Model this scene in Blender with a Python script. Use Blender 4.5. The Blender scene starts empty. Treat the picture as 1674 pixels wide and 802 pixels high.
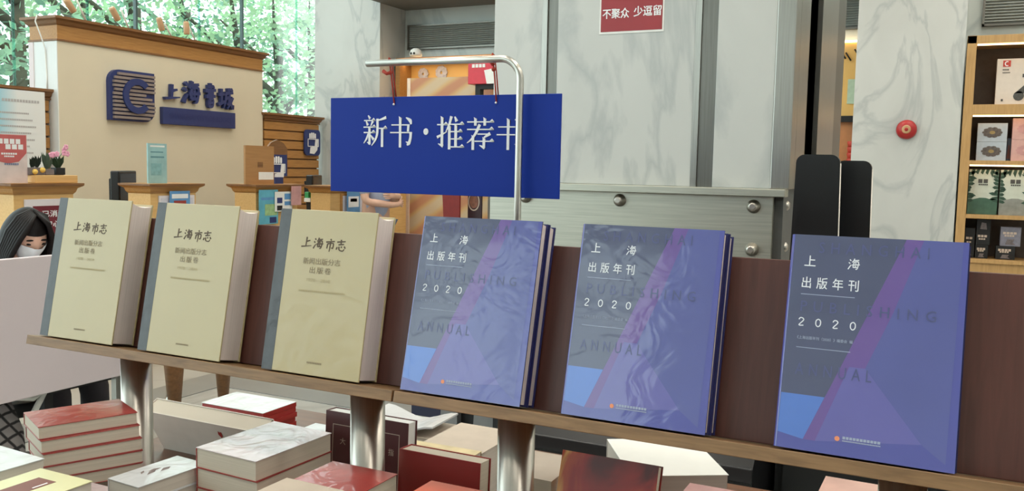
import bpy, bmesh, math, random
from mathutils import Vector, Matrix, Euler
random.seed(7)
SC = bpy.context.scene
COL = SC.collection
# ------------------------------------------------------------------ camera
F_PX, CX, CY = 1450.0, 837.0, 401.0
YAW, PITCH, ROLL = 0.4543, 0.0872, 0.0204
EYE = Vector((0.0, 0.0, 1.5))
_f = Vector((-math.sin(YAW) * math.cos(PITCH), math.cos(YAW) * math.cos(PITCH), -math.sin(PITCH)))
_r = Vector((math.cos(YAW), math.sin(YAW), 0.0))
_u = _r.cross(_f)
RIGHT = math.cos(ROLL) * _r + math.sin(ROLL) * _u
UP = -math.sin(ROLL) * _r + math.cos(ROLL) * _u
FWD = _f
cd = bpy.data.cameras.new('camera')
cd.sensor_width = 36.0
cd.sensor_fit = 'HORIZONTAL'
cd.lens = F_PX / 1674.0 * 36.0
cd.clip_start = 0.05
cd.clip_end = 200
cam = bpy.data.objects.new('camera', cd)
COL.objects.link(cam)
M = Matrix((RIGHT, UP, -FWD)).transposed().to_4x4()
M.translation = EYE
cam.matrix_world = M
SC.camera = cam
# ------------------------------------------------------------------ sky, lamps, exposure
w = bpy.data.worlds.new('sky')
SC.world = w
w.use_nodes = True
bg = w.node_tree.nodes['Background']
bg.inputs['Color'].default_value = (0.90, 0.97, 1.0, 1)
bg.inputs['Strength'].default_value = 3.4
LAMP_STRENGTH = 9.5
vs = SC.view_settings
vs.view_transform = 'Standard'
vs.look = 'None'
vs.gamma = 1.0
vs.use_curve_mapping = False
vs.exposure = 0.0


# ------------------------------------------------------------------ measuring
def at(px, py, X=None, Y=None, Z=None):
    d = RIGHT * ((px - CX) / F_PX) - UP * ((py - CY) / F_PX) + FWD
    if X is not None:
        t = (X - EYE.x) / d.x
    elif Y is not None:
        t = (Y - EYE.y) / d.y
    else:
        t = (Z - EYE.z) / d.z
    return EYE + d * t


# ------------------------------------------------------------------ materials
def lin(c):
    return tuple(((v / 255.0) / 12.92 if v / 255.0 <= 0.04045 else ((v / 255.0 + 0.055) / 1.055) ** 2.4) for v in c)


MATS = {}


def _base(name):
    m = bpy.data.materials.new(name)
    m.use_nodes = True
    nt = m.node_tree
    return m, nt, nt.nodes['Principled BSDF']


def _noise(nt, scale, stretch=(1, 1, 1), detail=3.0, dist=0.0):
    tc = nt.nodes.new('ShaderNodeTexCoord')
    mp = nt.nodes.new('ShaderNodeMapping')
    mp.inputs['Scale'].default_value = stretch
    n = nt.nodes.new('ShaderNodeTexNoise')
    n.inputs['Scale'].default_value = scale
    n.inputs['Detail'].default_value = detail
    n.inputs['Distortion'].default_value = dist
    nt.links.new(tc.outputs['Object'], mp.inputs['Vector'])
    nt.links.new(mp.outputs['Vector'], n.inputs['Vector'])
    return n


def _ramp(nt, fac, stops):
    r = nt.nodes.new('ShaderNodeValToRGB')
    el = r.color_ramp.elements
    while len(el) < len(stops):
        el.new(0.5)
    for e, (p, c) in zip(el, stops):
        e.position = p
        e.color = (*c, 1)
    nt.links.new(fac, r.inputs['Fac'])
    return r


def pm(name, col, rough=0.5, metal=0.0, spec=0.5, coat=0.0, var=0.05, scale=25, bump=0.0, bscale=None, stretch=(1, 1, 1), alpha=None, crinkle=0.0):
    """plain procedural surface: colour varied by a soft noise"""
    if name in MATS:
        return MATS[name]
    m, nt, b = _base(name)
    c = lin(col)
    n = _noise(nt, scale, stretch)
    r = _ramp(nt, n.outputs['Fac'], [(0.3, tuple(v * (1 - var) for v in c)), (0.7, tuple(min(1, v * (1 + var)) for v in c))])
    nt.links.new(r.outputs['Color'], b.inputs['Base Color'])
    b.inputs['Roughness'].default_value = rough
    b.inputs['Metallic'].default_value = metal
    b.inputs['Specular IOR Level'].default_value = spec
    b.inputs['Coat Weight'].default_value = coat
    b.inputs['Coat Roughness'].default_value = 0.08
    if bump > 0:
        n2 = _noise(nt, bscale or scale * 3, stretch, 4)
        bp = nt.nodes.new('ShaderNodeBump')
        bp.inputs['Strength'].default_value = bump
        bp.inputs['Distance'].default_value = 0.004
        nt.links.new(n2.outputs['Fac'], bp.inputs['Height'])
        nt.links.new(bp.outputs['Normal'], b.inputs['Normal'])
    if crinkle > 0:
        n3 = _noise(nt, 16, (1, 1, 1), 2, 1.5)
        bp = nt.nodes.new('ShaderNodeBump')
        bp.inputs['Strength'].default_value = crinkle
        bp.inputs['Distance'].default_value = 0.01
        nt.links.new(n3.outputs['Fac'], bp.inputs['Height'])
        nt.links.new(bp.outputs['Normal'], b.inputs['Coat Normal'])
    MATS[name] = m
    return m


def wood(name, c1, c2, scale=6, stretch=(1, 12, 12), rough=0.45, coat=0.0):
    if name in MATS:
        return MATS[name]
    m, nt, b = _base(name)
    n = _noise(nt, scale, stretch, 6, 0.6)
    r = _ramp(nt, n.outputs['Fac'], [(0.25, lin(c1)), (0.5, tuple((x + y) / 2 for x, y in zip(lin(c1), lin(c2)))), (0.75, lin(c2))])
    nt.links.new(r.outputs['Color'], b.inputs['Base Color'])
    b.inputs['Roughness'].default_value = rough
    b.inputs['Coat Weight'].default_value = coat
    MATS[name] = m
    return m


def marble(name, c0, c1, scale=1.3, rough=0.28):
    if name in MATS:
        return MATS[name]
    m, nt, b = _base(name)
    n = _noise(nt, scale, (1, 1, 0.45), 9, 1.6)
    r = _ramp(nt, n.outputs['Fac'], [(0.0, lin(c0)), (0.46, lin(c0)), (0.5, lin(c1)), (0.54, lin(c0)), (1.0, lin(c0))])
    n2 = _noise(nt, scale * 2.2, (1, 1, 0.6), 5, 0.5)
    r2 = _ramp(nt, n2.outputs['Fac'], [(0.3, (0.9, 0.9, 0.9)), (0.65, (1, 1, 1))])
    mx = nt.nodes.new('ShaderNodeMixRGB')
    mx.blend_type = 'MULTIPLY'
    mx.inputs['Fac'].default_value = 0.8
    nt.links.new(r.outputs['Color'], mx.inputs['Color1'])
    nt.links.new(r2.outputs['Color'], mx.inputs['Color2'])
    nt.links.new(mx.outputs['Color'], b.inputs['Base Color'])
    b.inputs['Roughness'].default_value = rough
    MATS[name] = m
    return m


def steel(name, col=(165, 162, 155), rough=0.3, stretch=(40, 40, 1), aniso=0.4):
    if name in MATS:
        return MATS[name]
    m, nt, b = _base(name)
    n = _noise(nt, 5, stretch, 4)
    c = lin(col)
    r = _ramp(nt, n.outputs['Fac'], [(0.25, tuple(v * 0.86 for v in c)), (0.75, tuple(min(1, v * 1.1) for v in c))])
    nt.links.new(r.outputs['Color'], b.inputs['Base Color'])
    b.inputs['Metallic'].default_value = 1.0
    b.inputs['Roughness'].default_value = rough
    MATS[name] = m
    return m


def glow(name, col, strength):
    if name in MATS:
        return MATS[name]
    m = bpy.data.materials.new(name)
    m.use_nodes = True
    nt = m.node_tree
    nt.nodes.clear()
    e = nt.nodes.new('ShaderNodeEmission')
    e.inputs['Color'].default_value = (*lin(col), 1)
    e.inputs['Strength'].default_value = strength
    o = nt.nodes.new('ShaderNodeOutputMaterial')
    nt.links.new(e.outputs[0], o.inputs[0])
    MATS[name] = m
    return m


def clear(name, tint, gloss=0.12, rough=0.02):
    """thin clear sheet (window glass, acrylic): tinted transparency with a fresnel sheen"""
    if name in MATS:
        return MATS[name]
    m = bpy.data.materials.new(name)
    m.use_nodes = True
    nt = m.node_tree
    nt.nodes.clear()
    t = nt.nodes.new('ShaderNodeBsdfTransparent')
    t.inputs['Color'].default_value = (*tint, 1)
    g = nt.nodes.new('ShaderNodeBsdfGlossy')
    g.inputs['Roughness'].default_value = rough
    lw = nt.nodes.new('ShaderNodeLayerWeight')
    lw.inputs['Blend'].default_value = 0.5
    pw = nt.nodes.new('ShaderNodeMath')
    pw.operation = 'POWER'
    pw.inputs[1].default_value = 4.0
    nt.links.new(lw.outputs['Facing'], pw.inputs[0])
    fr = nt.nodes.new('ShaderNodeMath')
    fr.operation = 'MULTIPLY_ADD'
    fr.inputs[1].default_value = 0.7
    fr.inputs[2].default_value = 0.03
    nt.links.new(pw.outputs[0], fr.inputs[0])
    mx = nt.nodes.new('ShaderNodeMixShader')
    o = nt.nodes.new('ShaderNodeOutputMaterial')
    nt.links.new(fr.outputs[0], mx.inputs[0])
    nt.links.new(t.outputs[0], mx.inputs[1])
    nt.links.new(g.outputs[0], mx.inputs[2])
    nt.links.new(mx.outputs[0], o.inputs[0])
    MATS[name] = m
    return m


def leafmat(name, col):
    m, nt, b = _base(name)
    n = _noise(nt, 3, (1, 1, 1), 4)
    c = lin(col)
    r = _ramp(nt, n.outputs['Fac'], [(0.3, tuple(v * 0.6 for v in c)), (0.7, tuple(min(1, v * 1.6) for v in c))])
    nt.links.new(r.outputs['Color'], b.inputs['Base Color'])
    b.inputs['Roughness'].default_value = 0.5
    tr = nt.nodes.new('ShaderNodeBsdfTranslucent')
    nt.links.new(r.outputs['Color'], tr.inputs['Color'])
    mx = nt.nodes.new('ShaderNodeMixShader')
    mx.inputs[0].default_value = 0.5
    o = nt.nodes['Material Output']
    nt.links.new(b.outputs[0], mx.inputs[1])
    nt.links.new(tr.outputs[0], mx.inputs[2])
    nt.links.new(mx.outputs[0], o.inputs[0])
    MATS[name] = m
    return m


# ------------------------------------------------------------------ geometry collector
class MB:
    def __init__(s):
        s.v, s.f, s.m, s.sm = [], [], [], []

    def face(s, pts, m=0, smooth=False):
        i = len(s.v)
        s.v += [tuple(p) for p in pts]
        s.f.append(list(range(i, i + len(pts))))
        s.m.append(m)
        s.sm.append(smooth)

    def box(s, a, b, m=0):
        (x0, y0, z0), (x1, y1, z1) = a, b
        x0, x1 = min(x0, x1), max(x0, x1)
        y0, y1 = min(y0, y1), max(y0, y1)
        z0, z1 = min(z0, z1), max(z0, z1)
        i = len(s.v)
        s.v += [(x0, y0, z0), (x1, y0, z0), (x1, y1, z0), (x0, y1, z0), (x0, y0, z1), (x1, y0, z1), (x1, y1, z1), (x0, y1, z1)]
        for q in ((0, 3, 2, 1), (4, 5, 6, 7), (0, 1, 5, 4), (1, 2, 6, 5), (2, 3, 7, 6), (3, 0, 4, 7)):
            s.f.append([i + k for k in q])
            s.m.append(m)
            s.sm.append(False)
        return s

    def prism(s, pts, y0, y1, m=0, side=None):
        """outline pts (x,z) counter-clockwise seen from -y, extruded from y0 to y1"""
        n = len(pts)
        i = len(s.v)
        s.v += [(x, y0, z) for x, z in pts] + [(x, y1, z) for x, z in pts]
        s.f.append([i + k for k in range(n)])
        s.m.append(m)
        s.sm.append(False)
        s.f.append([i + n + k for k in reversed(range(n))])
        s.m.append(m)
        s.sm.append(False)
        for k in range(n):
            j = (k + 1) % n
            s.f.append([i + k, i + n + k, i + n + j, i + j])
            s.m.append(m if side is None else side)
            s.sm.append(False)
        return s

    def prismz(s, pts, z0, z1, m=0):
        n = len(pts)
        i = len(s.v)
        s.v += [(x, y, z0) for x, y in pts] + [(x, y, z1) for x, y in pts]
        s.f.append([i + k for k in reversed(range(n))])
        s.f.append([i + n + k for k in range(n)])
        s.m += [m, m]
        s.sm += [False, False]
        for k in range(n):
            j = (k + 1) % n
            s.f.append([i + k, i + j, i + n + j, i + n + k])
            s.m.append(m)
            s.sm.append(False)
        return s

    def tube(s, pts, r, n=10, m=0, cap=True):
        pts = [Vector(p) for p in pts]
        rs = r if isinstance(r, (list, tuple)) else [r] * len(pts)
        prev = None
        rings = []
        for k, p in enumerate(pts):
            d = (pts[min(k + 1, len(pts) - 1)] - pts[max(k - 1, 0)]).normalized()
            if prev is None:
                a = Vector((0, 0, 1)) if abs(d.z) < 0.9 else Vector((1, 0, 0))
                e1 = d.cross(a).normalized()
            else:
                e1 = (prev - d * prev.dot(d)).normalized()
            prev = e1
            e2 = d.cross(e1)
            i = len(s.v)
            for q in range(n):
                t = 2 * math.pi * q / n
                s.v.append(tuple(p + (e1 * math.cos(t) + e2 * math.sin(t)) * rs[k]))
            rings.append(i)
        for a, b in zip(rings, rings[1:]):
            for q in range(n):
                j = (q + 1) % n
                s.f.append([a + q, a + j, b + j, b + q])
                s.m.append(m)
                s.sm.append(True)
        if cap:
            s.f.append([rings[0] + q for q in reversed(range(n))])
            s.f.append([rings[-1] + q for q in range(n)])
            s.m += [m, m]
            s.sm += [False, False]
        return s

    def lathe(s, prof, n=24, m=0, c=(0, 0, 0)):
        """profile (r,z) around z"""
        rings = []
        for r, z in prof:
            i = len(s.v)
            for q in range(n):
                t = 2 * math.pi * q / n
                s.v.append((c[0] + r * math.cos(t), c[1] + r * math.sin(t), c[2] + z))
            rings.append(i)
        for a, b in zip(rings, rings[1:]):
            for q in range(n):
                j = (q + 1) % n
                s.f.append([a + q, a + j, b + j, b + q])
                s.m.append(m)
                s.sm.append(True)
        s.f.append([rings[0] + q for q in reversed(range(n))])
        s.f.append([rings[-1] + q for q in range(n)])
        s.m += [m, m]
        s.sm += [False, False]
        return s

    def ball(s, c, r, n=12, k=8, m=0):
        rx, ry, rz = r if isinstance(r, (tuple, list)) else (r, r, r)
        i0 = len(s.v)
        s.v.append((c[0], c[1], c[2] - rz))
        for a in range(1, k):
            t = -math.pi / 2 + math.pi * a / k
            for q in range(n):
                u = 2 * math.pi * q / n
                s.v.append((c[0] + rx * math.cos(t) * math.cos(u), c[1] + ry * math.cos(t) * math.sin(u), c[2] + rz * math.sin(t)))
        s.v.append((c[0], c[1], c[2] + rz))
        e = len(s.v) - 1
        for q in range(n):
            j = (q + 1) % n
            s.f.append([i0, i0 + 1 + j, i0 + 1 + q])
            s.f.append([e, e - n + q, e - n + j])
            for a in range(k - 2):
                b0 = i0 + 1 + a * n
                s.f.append([b0 + q, b0 + j, b0 + n + j, b0 + n + q])
        nn = n * (2 + k - 2)
        s.m += [m] * nn
        s.sm += [True] * nn
        return s

    def mesh(s, name):
        me = bpy.data.meshes.new(name)
        me.from_pydata(s.v, [], s.f)
        me.polygons.foreach_set('material_index', s.m)
        me.polygons.foreach_set('use_smooth', s.sm)
        me.update()
        return me

    def build(s, name, mats, parent=None, loc=None, rot=None, bevel=0.0):
        return obj(name, s.mesh(name), mats, parent, loc, rot, bevel)


def obj(name, me, mats, parent=None, loc=None, rot=None, bevel=0.0):
    if not isinstance(mats, (list, tuple)):
        mats = [mats]
    if len(me.materials) == 0:
        for m in mats:
            me.materials.append(m)
    o = bpy.data.objects.new(name, me)
    COL.objects.link(o)
    if parent is not None:
        o.parent = parent
    if loc is not None:
        o.location = loc
    if rot is not None:
        o.rotation_euler = rot
    if bevel > 0:
        b = o.modifiers.new('edge', 'BEVEL')
        b.width = bevel
        b.segments = 2
        b.limit_method = 'ANGLE'
    return o


def tag(o, label, cat, group=None, kind=None):
    if label:
        o['label'] = label
    if cat:
        o['category'] = cat
    if group:
        o['group'] = group
    if kind:
        o['kind'] = kind
    return o


def thing(name, label, cat, loc=(0, 0, 0), rz=0.0, group=None, rot=None):
    o = bpy.data.objects.new(name, None)
    o.empty_display_size = 0.1
    COL.objects.link(o)
    o.location = loc
    o.rotation_euler = rot if rot is not None else (0, 0, rz)
    return tag(o, label, cat, group)


def structure(o):
    o['kind'] = 'structure'
    return o


def group_root(name, loc=(0, 0, 0), rz=0.0):
    o = bpy.data.objects.new(name, None)
    COL.objects.link(o)
    o.location = loc
    o.rotation_euler = (0, 0, rz)
    o['kind'] = 'structure'
    return o


def bx(name, a, b, mat, parent=None, bevel=0.0, loc=None, rot=None):
    return MB().box(a, b).build(name, mat, parent, loc, rot, bevel)


def copy_tree(o, parent=None):
    c = o.copy()
    COL.objects.link(c)
    c.parent = parent
    for ch in list(o.children):
        copy_tree(ch, c)
    return c


def rrect(w, h, r, n=5, x0=0.0, z0=0.0, corners=(1, 1, 1, 1)):
    """rounded rectangle outline (x,z); corners bl, br, tr, tl"""
    out = []
    for k, (cx, cz, a0) in enumerate(((x0 + r, z0 + r, 180), (x0 + w - r, z0 + r, 270), (x0 + w - r, z0 + h - r, 0), (x0 + r, z0 + h - r, 90))):
        if not corners[k]:
            out.append(((x0, z0), (x0 + w, z0), (x0 + w, z0 + h), (x0, z0 + h))[k])
            continue
        for q in range(n + 1):
            t = math.radians(a0 + 90 * q / n)
            out.append((cx + r * math.cos(t), cz + r * math.sin(t)))
    return out


# ------------------------------------------------------------------ writing
_TX = {}


def text_mesh(body, bold=0.0, ext=0.0, shear=0.0, spacing=1.0):
    key = (body, bold, ext, shear, spacing)
    if key in _TX:
        return _TX[key].copy()
    c = bpy.data.curves.new('lettering', 'FONT')
    c.body = body
    c.size = 1.0
    c.resolution_u = 2
    c.extrude = ext
    c.shear = shear
    c.space_character = spacing
    o = bpy.data.objects.new('lettering', c)
    COL.objects.link(o)
    dg = bpy.context.evaluated_depsgraph_get()
    me = bpy.data.meshes.new_from_object(o.evaluated_get(dg))
    bpy.data.objects.remove(o)
    bpy.data.curves.remove(c)
    me.materials.clear()
    if bold > 0:
        vv = [tuple(v.co) for v in me.vertices]
        ff = [tuple(p.vertices) for p in me.polygons]
        V2, F2 = [], []
        for q, (dx, dy) in enumerate(((0, 0), (bold, 0), (-bold, 0), (0, bold * 0.7), (0, -bold * 0.7))):
            k0 = len(V2)
            V2 += [(x + dx, y + dy, z + q * 2e-5) for x, y, z in vv]
            F2 += [tuple(k0 + i for i in f) for f in ff]
        bpy.data.meshes.remove(me)
        me = bpy.data.meshes.new('lettering')
        me.from_pydata(V2, [], F2)
        me.update()
    xs = [v.co.x for v in me.vertices]
    ys = [v.co.y for v in me.vertices]
    x0, x1, y0, y1 = min(xs), max(xs), min(ys), max(ys)
    for v in me.vertices:
        x, y, z = v.co
        v.co = ((x - x0) / (x1 - x0), -z, (y - y0) / (y1 - y0))
    me['asp'] = (x1 - x0) / (y1 - y0)
    _TX[key] = me
    return me.copy()


def text(body, x, z, w, h, mat, parent, y=-0.0006, bold=0.0, name='lettering', shear=0.0, spacing=1.0):
    """flat lettering in the xz plane, facing -y, filling the w x h box whose lower left corner is (x,z)"""
    me = text_mesh(body, bold, 0.0, shear, spacing)
    for v in me.vertices:
        v.co = (v.co.x * w, v.co.y, v.co.z * h)
    me.flip_normals()
    return obj(name, me, mat, parent, (x, y, z))


def stroke_outline(pts, ws):
    P = [Vector((p[0], p[1])) for p in pts]
    L, R_ = [], []
    for k, p in enumerate(P):
        d = (P[min(k + 1, len(P) - 1)] - P[max(k - 1, 0)]).normalized()
        n = Vector((-d.y, d.x))
        L.append(p + n * ws[k] / 2)
        R_.append(p - n * ws[k] / 2)
    return L, R_


def add_stroke(mb, pts, ws, sx, sz, ox, oz, y0, y1):
    """smooth brush stroke as a strip with thickness; unit box 0..100"""
    # resample with catmull-rom
    if len(pts) > 2:
        q, wq = [], []
        for k in range(len(pts) - 1):
            p0 = pts[max(k - 1, 0)]
            p1, p2 = pts[k], pts[k + 1]
            p3 = pts[min(k + 2, len(pts) - 1)]
            for s in range(4):
                t = s / 4
                q.append(tuple(0.5 * (2 * p1[i] + (p2[i] - p0[i]) * t + (2 * p0[i] - 5 * p1[i] + 4 * p2[i] - p3[i]) * t * t + (3 * p1[i] - p0[i] - 3 * p2[i] + p3[i]) * t ** 3) for i in range(2)))
                wq.append(ws[k] * (1 - t) + ws[k + 1] * t)
        q.append(pts[-1])
        wq.append(ws[-1])
        pts, ws = q, wq
    L, R_ = stroke_outline(pts, ws)
    for k in range(len(L) - 1):
        quad = [R_[k], R_[k + 1], L[k + 1], L[k]]
        o = [(ox + p.x * sx, oz + p.y * sz) for p in quad]
        mb.prism(o, y0, y1)


def add_poly(mb, pts, sx, sz, ox, oz, y0, y1):
    mb.prism([(ox + x * sx, oz + z * sz) for x, z in pts], y0, y1)


def song_char(mb, strokes, x, z, w, h, y0, y1):
    """printed serif character: H thin with a triangular end, V thick, P tapering"""
    sx, sz = w / 100, h / 100
    for st in strokes:
        y0 -= 2e-5
        if st[0] == 'H':
            _, xa, xb, yy = st
            add_poly(mb, [(xa, yy - 2), (xb, yy - 2), (xb, yy + 2), (xa, yy + 2)], sx, sz, x, z, y0, y1)
            add_poly(mb, [(xb - 15, yy + 1.5), (xb + 1, yy - 1.8), (xb + 1, yy + 1.5), (xb - 6, yy + 9)], sx, sz, x, z, y0, y1)
        elif st[0] == 'h':
            _, xa, xb, yy = st
            add_poly(mb, [(xa, yy - 2), (xb, yy - 2), (xb, yy + 2), (xa, yy + 2)], sx, sz, x, z, y0, y1)
        elif st[0] == 'V':
            _, xx, ya, yb = st
            add_poly(mb, [(xx - 4.6, yb), (xx + 4.6, yb), (xx + 4.6, ya - 3), (xx + 7.5, ya - 4.5), (xx - 6, ya + 2), (xx - 4.6, ya - 2)], sx, sz, x, z, y0, y1)
        else:
            _, pts, ws = st
            add_stroke(mb, pts, ws, sx, sz, x, z, y0, y1)


SONG = {
    'shu': [('h', 8, 80, 72), ('P', [(76, 73), (74, 50)], [9, 8]), ('h', 3, 90, 47), ('P', [(85, 49), (84, 30), (78, 12), (70, 7)], [10, 9, 11, 5]), ('P', [(80, 12), (66, 17)], [9, 2]), ('V', 43, 98, -2), ('P', [(66, 96), (82, 86), (86, 74)], [3, 12, 5])],
    'xin': [('P', [(21, 101), (29, 90)], [3, 9]), ('H', 4, 50, 84), ('P', [(13, 82), (20, 68)], [4, 9]), ('P', [(41, 82), (32, 66)], [9, 3]), ('H', 2, 52, 62), ('V', 27, 62, 4), ('P', [(30, 6), (17, 12)], [9, 2]), ('H', 3, 50, 44), ('P', [(23, 40), (14, 22), (3, 8)], [8, 6, 2]), ('P', [(31, 36), (45, 20)], [3, 10]), ('P', [(96, 94), (74, 87), (58, 84)], [10, 6, 3]), ('P', [(60, 90), (60, 45), (52, 20), (36, 0)], [9, 9, 7, 2]), ('H', 60, 99, 58), ('V', 80, 58, -4)],
    'tui': [('V', 20, 99, 6), ('P', [(24, 6), (6, 14)], [10, 2]), ('H', 2, 40, 74), ('P', [(2, 34), (38, 52)], [9, 2]), ('P', [(54, 100), (46, 74), (34, 52)], [10, 7, 2]), ('V', 47, 72, -4), ('P', [(66, 99), (73, 84)], [4, 11]), ('H', 49, 98, 75), ('V', 70, 74, 6), ('H', 49, 93, 52), ('H', 49, 93, 29), ('H', 49, 99, 4)],
    'jian': [('H', 2, 98, 86), ('V', 32, 99, 74), ('V', 66, 99, 74), ('H', 2, 97, 62), ('P', [(48, 78), (34, 50), (18, 30), (2, 18)], [10, 9, 6, 2]), ('V', 24, 42, -4), ('h', 40, 84, 47), ('P', [(86, 49), (64, 36)], [11, 5]), ('V', 64, 36, 2), ('P', [(67, 3), (48, 11)], [11, 2]), ('H', 30, 99, 24)],
}
BRUSH = {
    'shang': [[(48, 92), (44, 12)], [(48, 54), (80, 64)], [(2, 8), (50, 14), (96, 20)]],
    'hai': [[(14, 90), (24, 78)], [(6, 64), (18, 54)], [(4, 4), (14, 24), (26, 42)], [(52, 98), (46, 80), (34, 66)], [(46, 80), (88, 86)], [(48, 66), (42, 22)], [(48, 66), (84, 70), (78, 16), (64, 6)], [(32, 42), (96, 48)], [(60, 60), (66, 52)], [(58, 36), (64, 28)], [(42, 22), (84, 24)]],
    'shi': [[(50, 100), (58, 88)], [(10, 72), (90, 82)], [(26, 58), (22, 18)], [(26, 58), (78, 64), (76, 22), (62, 28)], [(52, 80), (50, 30), (46, -8)]],
    'zhi': [[(48, 100), (48, 58)], [(12, 78), (88, 86)], [(26, 56), (76, 62)], [(16, 36), (8, 14)], [(32, 40), (38, 12), (70, 6), (82, 22)], [(52, 42), (58, 32)], [(80, 44), (92, 28)]],
    'shuc': [[(52, 100), (50, 52), (46, 0)], [(28, 84), (74, 86), (70, 70)], [(8, 66), (92, 72)], [(26, 56), (74, 58)], [(14, 42), (86, 46)], [(32, 32), (68, 32), (64, 4), (34, 4), (32, 32)], [(36, 18), (64, 18)]],
    'cheng': [[(20, 94), (20, 24)], [(2, 66), (40, 70)], [(0, 18), (40, 36)], [(46, 74), (98, 80)], [(50, 74), (46, 40), (34, 4)], [(50, 50), (68, 54), (66, 24), (56, 28)], [(68, 100), (76, 50), (94, 4), (100, 22)], [(96, 58), (80, 30), (58, 2)], [(84, 96), (94, 86)]],
}


def brush_char(mb, key, x, z, w, h, y0, y1, wd=11):
    for pts in BRUSH[key]:
        y0 -= 1.5e-5
        n = len(pts)
        ws = [wd * (1.15 if k == 0 else (0.55 if k == n - 1 and n > 2 else 0.9)) for k in range(n)]
        add_stroke(mb, pts, ws, w / 100, h / 100, x, z, y0, y1)


def print_bars(rows, mat, parent, y=-0.0006, name='print'):
    """fine print too small to read: rows of (x, z, w, h) word blocks"""
    mb = MB()
    for (x, z, w_, h_) in rows:
        n = max(1, int(w_ / (h_ * 1.15)))
        s = w_ / n
        for k in range(n):
            mb.face([(x + k * s, 0, z), (x + k * s + s * 0.8, 0, z), (x + k * s + s * 0.8, 0, z + h_), (x + k * s, 0, z + h_)])
    o = mb.build(name, mat, parent, (0, y, 0))
    o['kind'] = 'stuff'
    return o


# ------------------------------------------------------------------ palette
m_marble = marble('white_marble', (198, 199, 195), (178, 181, 179))
m_steel = steel('brushed_steel')
m_steel_d = steel('dark_brushed_steel', (120, 118, 112), 0.35)
m_steel_l = steel('pale_steel_sheet', (186, 184, 172), 0.42, (1, 40, 40))
m_chrome = steel('polished_post_steel', (190, 184, 176), 0.3, (30, 30, 1))
m_oak = wood('honey_oak', (186, 138, 78), (160, 112, 60))
m_oak_l = wood('pale_oak', (224, 184, 122), (208, 164, 102))
m_oak_d = wood('oak_moulding', (140, 98, 58), (112, 76, 44))
m_cream = pm('cream_painted_wall', (214, 205, 182), 0.75, var=0.02, scale=3)
m_plaster = pm('white_plaster', (225, 228, 228), 0.8, var=0.02, scale=3)
m_desk0 = pm('pale_pink_trim', (218, 204, 206), 0.6, var=0.02)
m_black = pm('black_gloss', (14, 14, 17), 0.3, var=0.1)
m_blackm = pm('black_matte', (20, 20, 22), 0.6, var=0.1)
m_white = pm('white_card', (232, 232, 228), 0.6, var=0.02)
m_blue = pm('sign_blue', (24, 52, 148), 0.45, var=0.04, scale=4, spec=0.15)
m_logoblue = pm('emblem_blue', (40, 54, 108), 0.45, var=0.05)
m_logogrey = pm('emblem_grey', (140, 128, 124), 0.45, var=0.05)
m_signwhite = pm('sign_white', (235, 236, 238), 0.5, var=0.01)
# ================================================================== THE SETTING
H = math.pi / 2
m_floor = marble('grey_floor_stone', (168, 168, 164), (150, 150, 147), 0.8, 0.3)
m_floor_d = pm('dark_floor_border', (128, 130, 128), 0.35, var=0.05, scale=6)
floor = structure(bx('floor', (-7.9, -7.0, -0.1), (5, 10.6, 0), m_floor))
bx('stone_border', (-4.62, -3, 0.0), (-4.3, 4.72, 0.004), m_floor_d, floor)
bx('stone_border', (-4.3, 4.4, 0.0), (5, 4.72, 0.004), m_floor_d, floor)
ceiling = structure(bx('ceiling', (-7.9, -7.0, 6.0), (5, 10.6, 6.15), m_plaster))
m_lamp = glow('ceiling_lamp_diffuser', (255, 247, 232), LAMP_STRENGTH)
for ix in range(4):
    for iy in range(4):
        x = -5.4 + ix * 3.0
        y = -1.2 + iy * 2.9
        lp = bx('light_panel', (x - 0.65, y - 0.65, 5.94), (x + 0.65, y + 0.65, 5.99), m_lamp, ceiling)
        bx('light_frame', (x - 0.7, y - 0.7, 5.96), (x + 0.7, y + 0.7, 6.0), m_white, lp)
structure(bx('wall_back', (-7.12, 9.5, 0), (5, 9.7, 6.0), marble('back_wall_stone', (198, 206, 202), (176, 186, 184), 0.7)))
structure(bx('wall_right', (5, -7, 0), (5.2, 10.6, 6.0), m_plaster))
structure(bx('wall_rear_end', (-7.9, 10.6, 0), (-7.1, 10.7, 6.0), m_plaster))
m_glass = clear('window_glass', (0.93, 0.985, 0.97))
m_mull = pm('window_mullion', (70, 92, 92), 0.4, var=0.05)
m_joint = clear('glass_edge', (0.55, 0.8, 0.74))
XW = -7.75
ys = sorted([at(p, 0, X=XW).y for p in (20, 142, 221, 325, 395)] + [at(20, 0, X=XW).y - 0.85 * k for k in range(1, 15)] + [at(395, 0, X=XW).y + 1.0, 10.6])
dark = [at(221, 0, X=XW).y, at(395, 0, X=XW).y]
win = group_root('window_1', (XW, 0, 0))
bx('sill', (-0.12, -7, 0), (0.1, 10.6, 0.25), m_steel, win)
bx('head_beam', (-0.12, -7, 5.8), (0.1, 10.6, 6.0), m_steel, win)
for a, b in zip(ys, ys[1:]):
    bx('pane', (-0.006, a + 0.006, 0.25), (0.006, b - 0.006, 5.8), m_glass, win)
    d_ = any(abs(b - q) < 0.01 for q in dark)
    bx('mullion' if d_ else 'glass_joint', (-0.02 if d_ else -0.008, b - 0.012, 0.25), (0.02 if d_ else 0.008, b + 0.012, 5.8), m_mull if d_ else m_joint, win)
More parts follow.
